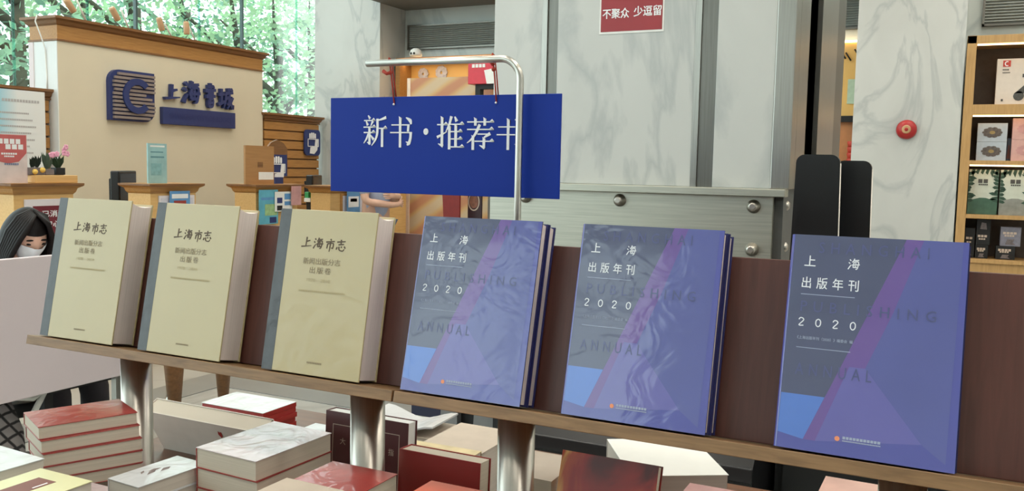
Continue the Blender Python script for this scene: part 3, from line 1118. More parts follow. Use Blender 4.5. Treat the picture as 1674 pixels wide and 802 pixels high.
# stack under the open end of the rack: worn red paperbacks
c, a, L = edge((62, 698), (225, 673), 1.03)
stack('red_paperback', 'red paperback in the stack below the first cream volume', c, a, L, 0.118, 1.03, 9, m_redc, m_pageh, 'far', 0.003, group='red paperbacks below the cream volumes',
      shifts=[(0, 0), (0.002, -0.008), (0.004, -0.012), (0.004, -0.012), (0.003, -0.012)])
# white books at the very edge
c = pa(76, 747, 1.0)
stack('white_paperback', 'white paperback in the low pile in front of the red paperbacks', (c[0] - 0.155, c[1] - 0.118), -0.06, 0.15, 0.122, 1.0, 6, m_whitec, m_pagew, 'start', 0.003, group='white paperbacks before the red ones')
# lime book with a brown band
c = pa(156, 784, 1.0)
lt = flat_book('lime_book', 'pale lime book with a brown band near the bottom edge', (c[0], c[1] - 0.185), H, 0.18, 0.122, 0.97, 0.0298, m_yel, m_pagew, 'far')
bx('brown_band', (0.02, 0.045, 0.0298), (0.15, 0.085, 0.0303), m_brown, lt)
bx('white_title', (0.115, 0.05, 0.0303), (0.14, 0.053, 0.0305), m_signwhite, lt)
flat_book('white_paperback', 'white paperback supporting the pale lime book', (c[0], c[1] - 0.185), H, 0.18, 0.122, TZ + 0.0002, 0.1495, m_whitec, m_pagew, 'far')
# white books with a small printed drawing
c, a, L = edge((176, 781), (290, 744), 0.96)
c2 = (c[0] + 0.08 * math.sin(a), c[1] - 0.08 * math.cos(a))
st = stack('white_art_book', 'white book in the pile beside the big white stack', c2, a, L, 0.08, 0.96, 5, m_whitec, m_pagew, 'far', 0.001, group='white art books')
mb = MB()
for (x, y, w_, h_, an) in ((0.06, 0.045, 0.03, 0.010, 0.3), (0.072, 0.052, 0.026, 0.009, -0.2), (0.085, 0.04, 0.026, 0.012, 0.1), (0.05, 0.056, 0.018, 0.006, 0.6)):
    q = []
    for (sx, sy) in ((-1, -0.4), (0.2, -1), (1, 0.1), (0.1, 1)):
        q.append((x + w_ / 2 * sx * math.cos(an) - h_ / 2 * sy * math.sin(an), y + w_ / 2 * sx * math.sin(an) + h_ / 2 * sy * math.cos(an), 0))
    mb.face(q)
mb.build('drawing', pm('sepia_print', (122, 106, 104), 0.5, var=0.3, scale=80), st[0], (0, 0, (0.96 - TZ) / 5 - 0.0002))
# pale pink booklets between the red stack and the white art books
stack('pink_booklet', 'pale pink booklet half hidden between red stack and white art books', (-1.345, 0.985), 0.0, 0.07, 0.075, 0.925, 4, m_pinkw, m_pagew, 'end', 0.001, group='pale pink booklets')
# big white stack in the middle
c, a, L = edge((418, 754), (542, 707), 1.0)
stack('thick_paperback', 'thick paperback in crinkled clear wrap in the big white stack', c, a, L, 0.143, 1.0, 5, m_redc, m_pageh, 'far', 0.002, group='thick wrapped paperbacks', top=m_pinkw)
# red paperback pile in front of the second post
c = pa(650, 774, 1.0)
stack('red_paperback', 'red paperback in the pile before the second chrome post', (c[0], c[1] - 0.115), H, 0.115, 0.13, 1.0, 6, m_redc, m_pageh, 'far', 0.002, group='red paperbacks by the second post')
c, a, L = edge((563, 801), (469, 780), 1.025)
stack('cream_paperback', 'cream paperback at the bottom edge before the red pile', c, a, L, 0.12, 1.025, 6, m_beige, m_pageh, 'start', 0.001, group='cream paperbacks at the bottom edge')


def standing_book(name, label, x0, x1, y, ztop, thick, tilt, cover, pages, z0=TZ, yaw=0.0):
    """upright book facing -y leaning back by tilt; page edges on top and at the right"""
    hgt = (ztop - z0) / math.cos(tilt)
    t = thing(name, label, 'book', (x0, y - (ztop - z0) * math.tan(tilt), z0 + max(0.0, thick * math.sin(tilt)) + 0.0005), 0, None, (-tilt, 0, yaw))
    W = x1 - x0
    fc = bx('front_cover', (0, 0, 0), (W, 0.002, hgt), cover, t, 0.0006)
    bx('back_cover', (0, thick - 0.002, 0), (W, thick, hgt), cover, t, 0.0006)
    bx('spine', (0, 0.002, 0), (0.002, thick - 0.002, hgt), cover, t)
    bx('page_block', (0.002, 0.002, 0.002), (W - 0.003, thick - 0.002, hgt - 0.002), pages, t)
    return t, fc, W, hgt


# maroon slipcase behind the second post
t, fc, W, hg = standing_book('maroon_slipcase', 'maroon slipcase with thin silver border standing behind the second post', -1.066, -0.876, 1.37, 1.02, 0.032, 0.05, m_maroon, pm('bright_page_edges', (226, 228, 226), 0.7, var=0.05))
mb = MB()
bo, bw = 0.018, 0.0014
zt = hg - 0.024
for (xa, za, xb, zb) in ((bo, 0.02, bo + bw, zt), (W - bo - bw, 0.02, W - bo, zt), (bo, zt - bw, W - bo, zt), (bo, 0.02, W - bo, 0.02 + bw)):
    mb.face([(xa, 0, za), (xb, 0, za), (xb, 0, zb), (xa, 0, zb)])
mb.build('silver_border', m_silver, fc, (0, -0.0006, 0))
text('大', 0.036, hg - 0.062, 0.013, 0.013, m_silver, fc, -0.0006)
text('指', 0.148, hg - 0.066, 0.012, 0.013, m_silver, fc, -0.0006)
# thick red book standing between the second and third posts
standing_book('thick_red_book', 'thick plain red book standing upright between two chrome posts', -0.85, -0.686, 1.30, 0.996, 0.040, 0.06, m_redd, m_pageh)
# flame covered book leaning back
m_fire, nt, b = _base('flame_print_cover')
n = _noise(nt, 9, (1, 1, 0.6), 4, 1.2)
r = _ramp(nt, n.outputs['Fac'], [(0.3, lin((80, 20, 18))), (0.42, lin((150, 34, 28))), (0.52, lin((176, 72, 36))), (0.62, lin((224, 184, 100)))])
nt.links.new(r.outputs['Color'], b.inputs['Base Color'])
b.inputs['Roughness'].default_value = 0.35
standing_book('flame_cover_book', 'red book with a yellow flame cover leaning beneath the blue yearbooks', -0.54, -0.378, 1.31, 1.034, 0.028, 0.34, m_fire, m_pageh)
# tan map-like books and beige ones lying behind the thick red book
c = pa(662, 712, 0.93)
flat_book('tan_map_book', 'tan mottled book lying behind the thick red book', (c[0] + 0.0, 1.425), 0.03, 0.19, 0.12, TZ + 0.0002, 0.108, m_tan, m_pagew, 'far')
c = pa(757, 700, 0.92)
flat_book('beige_book', 'beige book lying behind the third chrome post', (-0.965, 1.56), 0.0, 0.145, 0.17, TZ + 0.0002, 0.10, m_beige, m_pagew, 'far')
# white open magazine
mb = MB()
n = 10
for k in range(n):
    xa, xb = 0.19 * k / n, 0.19 * (k + 1) / n
    za, zb = (0.022 * math.cos(math.pi * q / n) ** 2 + 0.002 for q in (k, k + 1))
    mb.prism([(xa, za), (xb, zb), (xb, zb + 0.004), (xa, za + 0.004)], 0, 0.13)
mg = mb.build('open_magazine', m_whitec, None, (-1.195, 1.66, TZ + 0.0705), (0, 0, 0.05))
tag(mg, 'white curling open magazine beside the maroon slipcase', 'magazine')
flat_book('cream_paperback', 'cream paperback under the curling white magazine', (-1.195, 1.66), 0.05, 0.19, 0.13, TZ + 0.0002, 0.07, m_beige, m_pagew, 'far')
# pile of thin red books with glossy white covers behind the big white stack
c, a, L = edge((430, 675), (476, 659), 0.895)
stack('thin_red_book', 'thin red edged book behind the big white stack', c, a, L + 0.02, 0.20, 0.895, 6, m_redd, m_redd, 'near', 0.003, group='thin red edged books', top=m_whitec)
# tilted thick white block of a book
t, fc, W, hg = standing_book('white_block_book', 'thick off-white book tipped over towards the big white stack', -1.635, -1.285, 1.43, 0.925, 0.045, -0.5, pm('off_white_cover', (214, 206, 196), 0.5, var=0.04), m_pageh)
mb = MB()
mb.face([(0.215, 0, hg - 0.03), (0.221, 0, hg - 0.04), (0.227, 0, hg - 0.033), (0.227, 0, hg - 0.021), (0.222, 0, hg - 0.023), (0.218, 0, hg - 0.019)])
mb.build('red_mark', m_redd, fc, (0, -0.0006, 0))
flat_book('white_paperback', 'white paperback lying just beside the maroon slipcase', (-1.235, 1.42), 0.0, 0.15, 0.13, TZ + 0.0002, 0.105, m_whitec, m_pagew, 'far')
# books along the bottom edge under the blue yearbooks
c = pa(723, 788, 1.0)
stack('orange_paperback', 'orange red paperback at the bottom edge before the thick red book', (c[0] - 0.02, c[1] - 0.16), 0.0, 0.115, 0.16, 1.0, 5, m_orange, m_pageh, 'far', 0.003, group='orange paperbacks')
c = pa(898, 757, 1.0)
stack('beige_paperback', 'beige paperback behind the flame covered book', (-0.64, 1.29), 0.0, 0.09, 0.13, 0.995, 5, m_beige, m_pageh, 'far', 0.003, group='beige paperbacks')
c = pa(1043, 741, 1.0)
stack('white_pad', 'white sheeted pad with a pointed corner behind the flame covered book', (-0.44, 1.365), 0.55, 0.165, 0.2, 1.0, 4, m_white, m_pagew, 'far', 0.002, group='white pads')
c = pa(1180, 785, 1.02)
m_rose = pm('rose_cover', (196, 148, 146), 0.4, coat=0.3, var=0.12, scale=14)
stack('rose_paperback', 'rose pink paperback beside the white pads', (c[0] - 0.045, c[1] - 0.16), 0.0, 0.10, 0.14, 1.015, 5, m_rose, m_pageh, 'far', 0.003, group='rose paperbacks')
c = pa(1370, 777, 1.03)
m_peach = pm('peach_cover', (218, 176, 164), 0.4, coat=0.3, var=0.14, scale=14)
stack('peach_paperback', 'peach paperback by the last chrome post', (c[0] - 0.02, c[1] - 0.16), -0.02, 0.085, 0.15, 1.03, 5, m_peach, m_pageh, 'far', 0.003, group='peach paperbacks')
# ================================================================== CASH DESKS ALONG THE LEFT
XC = -5.4
t = thing('cash_desk', 'long low oak cash desk running behind the tall podiums', 'desk', (-5.66, 3.2, 0), H)
bx('desk_front', (0, 0, 0), (5.3, 0.03, 0.95), m_oak_l, t)
bx('desk_top', (-0.02, -0.01, 0.95), (5.32, 0.65, 0.99), m_oak, t, 0.003)
m_frame = pm('white_frame', (222, 216, 220), 0.5, var=0.02)
m_teal = pm('teal_card', (150, 190, 192), 0.4, var=0.12, scale=10)
m_bluecard = pm('blue_card', (92, 146, 196), 0.4, var=0.1, scale=14)


def podium(label, y0, y1, ztop):
    t = thing('podium', label, 'podium', (XC, y0, 0), H, 'oak podiums of the cash desk')
    W = y1 - y0
    bx('body', (0, 0, 0), (W, 0.24, ztop - 0.075), m_oak_l, t, 0.003)
    mb = MB()
    prof = [(0.0, -0.075), (0.012, -0.06), (0.02, -0.035), (0.045, -0.02), (0.05, -0.014), (0.05, 0.0)]
    rings = []
    for p, z in prof:
        i = len(mb.v)
        mb.v += [(-p, -p, ztop + z), (W + p, -p, ztop + z), (W + p, 0.24 + p, ztop + z), (-p, 0.24 + p, ztop + z)]
        rings.append(i)
    for q, (a, b) in enumerate(zip(rings, rings[1:])):
        for k in range(4):
            j = (k + 1) % 4
            mb.f.append([a + k, a + j, b + j, b + k])
            mb.m.append(1 if q >= 3 else 0)
            mb.sm.append(False)
    mb.f.append([rings[-1] + k for k in range(4)])
    mb.m.append(0)
    mb.sm.append(False)
    mb.build('moulded_top', [m_oak, m_oak_d], t)
    return t


YC = lambda px, py=320: at(px, py, X=XC).y
ZC = lambda px, py: at(px, py, X=XC).z
y1a, y1b = YC(22), YC(120)
y2a, y2b = YC(246), YC(320)
y3a, y3b = YC(418), YC(486)
y4a, y4b = YC(540), YC(664)
podium('oak podium with flower tray and red poster on top', y1a - 0.0, y1b, 1.335)
podium('oak podium with a teal acrylic sign standing on it', y2a, y2b, 1.325)
podium('oak podium with a tan wooden panel standing on it', y3a, y3b, 1.31)
podium('oak podium partly behind the hanging blue sign', y4a, y4b, 1.29)


def frame_sign(name, label, px0, px1, py0, py1, mats, inner=None):
    ya, yb = YC(px0), YC(px1)
    z1, z0 = ZC((px0 + px1) / 2, py0), ZC((px0 + px1) / 2, py1)
    t = thing(name, label, 'sign', (XC + 0.002, ya, z0), H)
    W, Hh = yb - ya, z1 - z0
    bx('frame', (0, -0.012, 0), (W, 0.0, Hh), mats[0], t, 0.002)
    return t, W, Hh


t, W, Hh = frame_sign('framed_notice', 'maroon disinfection notice in a white frame on the first podium', 38, 112, 325, 398, [m_frame])
nb = bx('notice', (0.055, -0.015, 0.02), (W - 0.012, -0.012, Hh - 0.045), pm('maroon_notice', (112, 34, 48), 0.4, var=0.05), t)
text('已消毒', 0.12, Hh - 0.12, 0.17, 0.045, m_signwhite, nb, -0.0165, 0.02)
text('请安心', 0.08, Hh - 0.19, 0.17, 0.045, m_signwhite, nb, -0.0165, 0.02)
t, W, Hh = frame_sign('framed_notice', 'pale framed sheet on the podium with the teal sign', 258, 316, 319, 352, [m_frame])
bx('sheet', (0.02, -0.015, 0.02), (W - 0.02, -0.012, Hh - 0.02), pm('lilac_sheet', (206, 204, 214), 0.5), t)
t, W, Hh = frame_sign('framed_notice', 'oak framed white sheet on the podium beside the hanging sign', 556, 606, 316, 356, [m_oak])
bx('sheet', (0.025, -0.015, 0.02), (W - 0.03, -0.012, Hh - 0.02), pm('lilac_sheet', (206, 204, 214), 0.5), t)


def card(name, label, px0, px1, py0, py1, mat, X=XC + 0.03, lean=0.0, cat='leaflet', bars=(), th=0.004):
    ya, yb = at(px0, (py0 + py1) / 2, X=X).y, at(px1, (py0 + py1) / 2, X=X).y
    z1, z0 = at((px0 + px1) / 2, py0, X=X).z, at((px0 + px1) / 2, py1, X=X).z
    t = thing(name, label, cat, (X, ya, z0), 0, None, (-lean, 0, H))
    W, Hh = yb - ya, z1 - z0
    s = bx('sheet', (0, -th, 0), (W, 0, Hh), mat, t)
    for (u0, v0, u1, v1, mt) in bars:
        bx('printed_area', (u0 * W, -th - 0.0012, (1 - v1) * Hh), (u1 * W, -th, (1 - v0) * Hh), mt, s)
    return t, W, Hh


m_pw = m_signwhite
card('leaflet', 'blue and white booklet propped on the podium with the teal sign', 277, 310, 312, 336, m_bluecard, bars=((0.1, 0.2, 0.9, 0.5, m_pw), (0.2, 0.65, 0.8, 0.9, m_redc)))
card('leaflet', 'turquoise leaflet hanging on the podium with the tan panel', 423, 454, 310, 366, pm('turquoise_card', (92, 168, 190), 0.4, var=0.15, scale=10), bars=((0.3, 0.42, 0.95, 0.75, pm('leaf_green_print', (150, 184, 130), 0.5, var=0.2)), (0.55, 0.8, 0.9, 0.97, m_logoblue), (0.1, 0.22, 0.8, 0.3, m_bluecard)))
card('leaflet', 'white leaflet with small blue pictures beside the turquoise one', 449, 477, 313, 345, m_white, X=XC + 0.04, bars=((0.12, 0.3, 0.42, 0.58, m_logoblue), (0.12, 0.7, 0.42, 0.95, m_blackm), (0.55, 0.1, 0.9, 0.4, m_bluecard), (0.55, 0.5, 0.9, 0.7, m_bluecard)))
card('leaflet', 'small rose leaflet at the corner of the podium with the tan panel', 476, 492, 304, 335, m_rose, X=XC + 0.06)
card('leaflet', 'blue and white leaflet in front of the oak framed sheet', 567, 588, 312, 347, m_bluecard, X=XC + 0.04, bars=((0.1, 0.25, 0.9, 0.75, m_pw), (0.25, 0.35, 0.75, 0.5, m_redc)))
# teal acrylic sign, tan panel with label
t, W, Hh = card('acrylic_sign', 'teal acrylic sign standing on the second podium', 240, 271, 232, 297, m_teal, X=XC - 0.08, cat='sign', th=0.012, bars=((0.12, 0.05, 0.88, 0.09, m_white), (0.15, 0.2, 0.8, 0.23, pm('teal_print', (96, 142, 150), 0.5)), (0.15, 0.32, 0.85, 0.36, pm('teal_print', (96, 142, 150), 0.5)), (0.15, 0.5, 0.7, 0.8, pm('teal_print2', (128, 174, 178), 0.5, var=0.2))))
t.location.z = 1.326
t, W, Hh = card('wooden_panel', 'tan wooden panel with white label standing on the third podium', 394, 441, 237, 300, wood('tan_panel', (178, 132, 84), (162, 118, 72), 4), X=XC - 0.06, cat='panel', th=0.02, bars=((0.45, 0.68, 0.98, 0.88, m_white), (0.42, 0.42, 0.6, 0.56, m_oak_d)))
t.location.z = 1.311
t.location.y = max(t.location.y, y3a - 0.08)
# blue plaque with white hand and book emblem on a stand
def hand_emblem(parent, W, Hh, y):
    mb = MB()
    # palm with thumb and fingers
    mb.prism([(W * 0.30, Hh * 0.08), (W * 0.58, Hh * 0.06), (W * 0.78, Hh * 0.22), (W * 0.82, Hh * 0.62), (W * 0.66, Hh * 0.62), (W * 0.62, Hh * 0.36), (W * 0.34, Hh * 0.32)], y, y + 0.004)
    for k in range(4):
        x = W * (0.26 + 0.115 * k)
        mb.prism(rrect(W * 0.085, Hh * (0.2 + 0.03 * (k in (1, 2))), W * 0.04, 3, x, Hh * 0.66), y, y + 0.004)
    mb.build('hand_emblem', m_signwhite, parent)
    mb = MB()
    for (a, b, c, d) in ((0.16, 0.34, 0.86, 0.37), (0.16, 0.62, 0.86, 0.65), (0.16, 0.34, 0.19, 0.65), (0.83, 0.34, 0.86, 0.65)):
        mb.prism([(W * a, Hh * b), (W * c, Hh * b), (W * c, Hh * d), (W * a, Hh * d)], y - 0.002, y + 0.003)
    mb.build('book_outline', m_signwhite, parent)


p0, p1 = at(437, 290, X=XC - 0.16), at(470, 290, X=XC - 0.16)
W = p1.y - p0.y
t = thing('hand_plaque', 'wooden plaque with blue hand and book emblem behind the tan panel', 'plaque', (XC - 0.16, p0.y, 1.311), H)
Hh = at(452, 228, X=XC - 0.16).z - 1.311
mb = MB()
mb.prism([(0, 0.06), (W, 0.06), (W, Hh * 0.80), (W * 0.8, Hh * 0.93), (W * 0.5, Hh), (W * 0.2, Hh * 0.93), (0, Hh * 0.80)], 0, 0.02)
mb.build('board', m_oak_d, t)
bx('emblem_panel', (0.01, -0.004, 0.07), (W - 0.01, 0, Hh * 0.66), m_logoblue, t)
e = bpy.data.objects.new('emblem', None)
hand_emblem(t, W, Hh * 0.7, -0.008)
bx('stand', (W * 0.3, -0.02, 0), (W * 0.7, 0.06, 0.06), m_logoblue, t)
p0, p1 = at(497, 232, X=-6.98), at(522, 232, X=-6.98)
t = thing('hand_plaque', 'blue plaque with white hand emblem hanging on the slat wall', 'plaque', (-6.985, p0.y, at(510, 254, X=-6.98).z), H)
W = p1.y - p0.y
Hh = at(510, 212, X=-6.98).z - at(510, 254, X=-6.98).z
mb = MB()
mb.prism(rrect(W, Hh, 0.05, 4), -0.02, 0)
mb.build('board', m_logoblue, t)
hand_emblem(t, W, Hh, -0.026)
# white notice board on the slat wall
za, zb = at(60, 300, X=-7.06).z, at(60, 150, X=-7.06).z
yb_ = at(72, 200, X=-7.06).y
m_nb, nt, b = _base('notice_print')
tc = nt.nodes.new('ShaderNodeTexCoord')
sep = nt.nodes.new('ShaderNodeSeparateXYZ')
nt.links.new(tc.outputs['Object'], sep.inputs[0])
r = _ramp(nt, sep.outputs['X'], [(0.0, lin((70, 170, 205))), (0.28, lin((120, 196, 220))), (0.5, lin((222, 228, 230))), (1.0, lin((226, 226, 224)))])
nt.links.new(r.outputs['Color'], b.inputs['Base Color'])
t = thing('notice_board', 'white and blue notice with rows of fine print on slat wall', 'notice', (-7.055, yb_ - 0.75, za), H)
bx('board', (0, -0.012, 0), (0.75, 0, zb - za), m_nb, t)
m_fine = pm('fine_print_grey', (176, 176, 178), 0.6)
rows = [(0.36, zb - za - 0.10, 0.34, 0.022)]
for k in range(7):
    rows.append((0.34, zb - za - 0.20 - 0.055 * k, 0.26 + 0.08 * ((k * 37) % 5) / 5, 0.014))
print_bars(rows, m_fine, t, -0.0135)
# red poster in a stand
z1, z0 = at(20, 219, X=XC - 0.05).z, 1.336
yb_ = at(43, 250, X=XC - 0.05).y
t = thing('poster_stand', 'red and white poster standing on the first podium', 'poster', (XC - 0.05, yb_ - 0.26, z0), H)
Hh = z1 - z0
mb = MB()
mb.prism([(0, 0), (0.26, 0), (0.26, Hh), (0, Hh)], -0.008, 0)
mb.build('sheet', pm('pale_poster', (214, 200, 198), 0.4, var=0.08, scale=12), t)
mb = MB()
mb.prism([(0.005, Hh * 0.62), (0.06, Hh * 0.44), (0.13, Hh * 0.40), (0.20, Hh * 0.44), (0.255, Hh * 0.62), (0.255, Hh - 0.005), (0.005, Hh - 0.005)], -0.0095, -0.008)
rd = mb.build('red_field', pm('poster_red', (190, 96, 96), 0.4, var=0.08, scale=12), t)
print_bars([(0.06, Hh * 0.80, 0.16, 0.032), (0.11, Hh * 0.69, 0.13, 0.032), (0.08, Hh * 0.58, 0.11, 0.012), (0.10, Hh * 0.53, 0.07, 0.01)], m_signwhite, rd, -0.0105)
print_bars([(0.10, Hh * 0.37, 0.1, 0.012)], pm('poster_blue', (120, 130, 160), 0.5), t, -0.0105)
# wooden tray with plants
ya, yb_ = at(46, 290, X=XC - 0.06).y, at(116, 290, X=XC - 0.06).y
t = thing('flower_tray', 'pale oak tray holding the small plants on the first podium', 'tray', (XC - 0.06, ya, 1.336), H)
bx('tray', (0, -0.07, 0), (yb_ - ya, 0.07, 0.052), m_oak_l, t, 0.004)
TZ1 = 1.336 + 0.0525
m_leafd = pm('dark_leaf', (44, 56, 46), 0.5, var=0.2)
m_leafg = pm('grey_green_leaf', (104, 122, 104), 0.5, var=0.15)
m_pink = pm('pink_petal', (236, 168, 196), 0.5, var=0.08)


def leaf(mb, base, tip, wd):
    b, q = Vector(base), Vector(tip)
    d = (q - b)
    s = d.cross(Vector((0.3, 1, 0.1))).normalized() * wd
    md = b + d * 0.5 + Vector((0, -0.004, 0.004))
    mb.face([b, md + s, q, md - s])
    mb.face([b, md - s, q, md + s])


def plant(name, label, px, potm, potd, leaves, lm, hgt, spread, extra=None):
    y = at(px, 285, X=XC - 0.06).y
    t = thing(name, label, 'plant', (XC - 0.06, y, TZ1), H)
    w_, d_, h_ = potd
    mb = MB()
    mb.prismz([(-w_ * 0.8, -d_ * 0.8), (w_ * 0.8, -d_ * 0.8), (w_ * 0.8, d_ * 0.8), (-w_ * 0.8, d_ * 0.8)], 0, 0.004)
    mb.box((-w_, -d_, 0.002), (w_, d_, h_))
    mb.build('pot', potm, t, bevel=0.004)
    mb = MB()
    for k in range(leaves):
        an = random.uniform(0, 6.28)
        r = random.uniform(0.3, 1) * spread
        leaf(mb, (math.cos(an) * w_ * 0.4, math.sin(an) * d_ * 0.4, h_ - 0.005), (math.cos(an) * r, math.sin(an) * r * 0.6, h_ + hgt * random.uniform(0.55, 1)), 0.010)
    mb.build('leaves', lm, t)
    if extra:
        extra(t, h_)
    return t


m_potg = pm('grey_pot', (116, 108, 110), 0.6, var=0.1)
def balls(t, h):
    for x in (-0.02, 0.035):
        MB().ball((x, -0.036, 0.022 + 0.012 * (x > 0)), 0.018, 10, 8).build('yellow_ball', pm('yellow_felt', (226, 190, 96), 0.7), t)


plant('succulent', 'dark rosette succulent in grey planter with two yellow balls', 56, m_potg, (0.06, 0.03, 0.05), 26, m_leafd, 0.085, 0.05, balls)
plant('potted_plant', 'grey green pointed plant in the middle of the flower tray', 77, m_potg, (0.032, 0.03, 0.04), 20, m_leafg, 0.125, 0.04)


def orchid(t, h):
    mb = MB()
    mb.tube([(0, 0, h), (0.01, 0, h + 0.07), (0.045, -0.01, h + 0.12)], 0.003, 6)
    mb.tube([(0, 0, h), (-0.01, 0, h + 0.06), (-0.04, -0.01, h + 0.085)], 0.003, 6)
    mb.build('stem', m_leafg, t)
    for (x, y, z) in ((0.045, -0.01, h + 0.12), (0.06, -0.02, h + 0.095), (0.035, -0.02, h + 0.10), (0.05, -0.02, h + 0.14), (-0.04, -0.012, h + 0.088), (-0.02, -0.02, h + 0.092), (-0.06, -0.015, h + 0.085)):
        mb = MB()
        for k in range(5):
            a = k * 2 * math.pi / 5 + x * 40
            mb.ball((x + 0.011 * math.cos(a), y, z + 0.011 * math.sin(a)), (0.010, 0.004, 0.010), 7, 5)
        mb.build('blossom', m_pink, t)


plant('orchid', 'pink orchid in a black pot on the flower tray', 95, m_blackm, (0.034, 0.03, 0.05), 34, pm('green_leaf', (62, 84, 58), 0.5, var=0.2), 0.09, 0.055, orchid)


# cash register screens
def monitor(label, px, py_top, X, rz, w_, h_):
    p = at(px, py_top, X=X)
    t = thing('register_screen', label, 'monitor', (X, p.y, 0.99), rz)
    top = p.z - 0.99
    bx('base', (-0.11, -0.09, 0), (0.11, 0.09, 0.02), m_blackm, t, 0.004)
    bx('neck', (-0.04, 0.0, 0.02), (0.04, 0.04, top - h_ * 0.4), m_blackm, t)
    bx('housing', (-w_ / 2, -0.02, top - h_), (w_ / 2, 0.05, top), m_black, t, 0.01)
    bx('back_cover', (-w_ * 0.3, 0.05, top - h_ * 0.8), (w_ * 0.3, 0.09, top - h_ * 0.2), m_blackm, t, 0.008)
    bx('display', (-w_ / 2 + 0.02, -0.022, top - h_ + 0.03), (w_ / 2 - 0.02, -0.02, top - 0.02), pm('screen_grey', (50, 58, 70), 0.2), t)
    return t


monitor('black register screen between the flower podium and the teal sign', 205, 279, -5.86, H + 0.5, 0.36, 0.3)
monitor('black register screen partly behind the hanging blue sign', 516, 286, -5.86, H + 0.4, 0.36, 0.3)
p = at(508, 322, X=XC + 0.05)
t = thing('card_reader', 'card reader with a green top by the second register screen', 'card reader', (-5.72, at(508, 322, X=-5.72).y, 0.99), H)
bx('stand', (-0.03, -0.03, 0), (0.03, 0.03, 0.13), m_blackm, t)
bx('body', (-0.07, -0.05, 0.13), (0.07, 0.03, 0.17), m_white, t, 0.006)
bx('green_top', (-0.06, -0.02, 0.17), (0.06, 0.03, 0.23), pm('green_plastic', (60, 160, 96), 0.4), t, 0.006)
# ================================================================== DESK, WOMAN, THINGS BELOW
m_desk = pm('lilac_white_panel', (214, 202, 206), 0.55, var=0.02, scale=2)
t = thing('white_desk', 'plain pale desk front hiding the seated woman', 'desk', (-3.2, 1.75, 0), H)
dk = bx('front_panel', (0, 0, 0.56), (1.02, 0.025, 1.115), m_desk, t, 0.004, rot=(0, 0.0, 0))
bx('desk_top', (0.02, 0.025, 0.69), (1.0, 0.5, 0.715), m_desk, t, 0.003)
for x in (0.05, 0.93):
    for y in (0.03, 0.45):
        bx('leg', (x, y, 0), (x + 0.035, y + 0.03, 0.69), m_steel, t)
# wire tray and checked bag under the desk
t = thing('wire_tray', 'black wire tray with white cords under the pale desk', 'tray', (-3.30, 2.30, 0.53), H)
m_wire = m_blackm
mb = MB()
for k in range(7):
    mb.box((0.06 * k, 0, 0.0), (0.06 * k + 0.01, 0.16, 0.03))
mb.box((0, 0, 0.026), (0.42, 0.012, 0.036))
mb.box((0, 0, -0.006), (0.42, 0.012, 0.004))
mb.box((0, 0.15, 0.02), (0.42, 0.16, 0.03))
mb.build('wire_frame', m_wire, t)
bx('hook', (0.1, 0.02, -0.08), (0.14, 0.05, 0.0), m_blackm, t)
bx('hanger', (0.02, 0.06, 0.03), (0.4, 0.1, 0.1), m_blackm, t)
mb = MB()
mb.tube([(-0.12, 0.0, 0.02), (-0.04, -0.01, 0.0), (0.02, 0.0, 0.015), (-0.03, 0.0, -0.06), (-0.03, 0.0, -0.16)], 0.013, 7)
tag(mb.build('dangling_cord', pm('clear_plastic_white', (206, 206, 200), 0.3, var=0.1), None, (-3.26, 2.34, 0.54), (0, 0, H)), 'knot of white cords dangling under the pale desk', 'cord')
m_chk, nt, b = _base('checked_cloth')
tc = nt.nodes.new('ShaderNodeTexCoord')
mp = nt.nodes.new('ShaderNodeMapping')
mp.inputs['Rotation'].default_value = (0.6, 0.5, 0.4)
wv1 = nt.nodes.new('ShaderNodeTexWave')
wv1.inputs['Scale'].default_value = 7
wv1.inputs['Distortion'].default_value = 1.5
wv1.bands_direction = 'X'
wv2 = nt.nodes.new('ShaderNodeTexWave')
wv2.inputs['Scale'].default_value = 7
wv2.inputs['Distortion'].default_value = 1.5
wv2.bands_direction = 'Z'
nt.links.new(tc.outputs['Object'], mp.inputs[0])
nt.links.new(mp.outputs[0], wv1.inputs['Vector'])
nt.links.new(mp.outputs[0], wv2.inputs['Vector'])
mn = nt.nodes.new('ShaderNodeMath')
mn.operation = 'MINIMUM'
nt.links.new(wv1.outputs['Fac'], mn.inputs[0])
nt.links.new(wv2.outputs['Fac'], mn.inputs[1])
r = _ramp(nt, mn.outputs[0], [(0.05, lin((40, 38, 42))), (0.22, lin((150, 144, 144)))])
nt.links.new(r.outputs['Color'], b.inputs['Base Color'])
b.inputs['Roughness'].default_value = 0.85
t = thing('checked_bag', 'soft grey and black checked bag on the floor under the desk', 'bag', (-3.42, 2.12, 0), H)
mb = MB()
mb.lathe([(0.16, 0), (0.20, 0.05), (0.22, 0.2), (0.21, 0.38), (0.17, 0.5), (0.10, 0.56)], 20)
bg_ = mb.build('body', m_chk, t)
bg_.scale = (1.15, 0.55, 1)
MB().tube([(-0.1, 0, 0.53), (-0.08, -0.02, 0.62), (0.0, -0.02, 0.66), (0.08, -0.02, 0.62), (0.1, 0, 0.53)], 0.012, 8).build('handle', m_blackm, t)
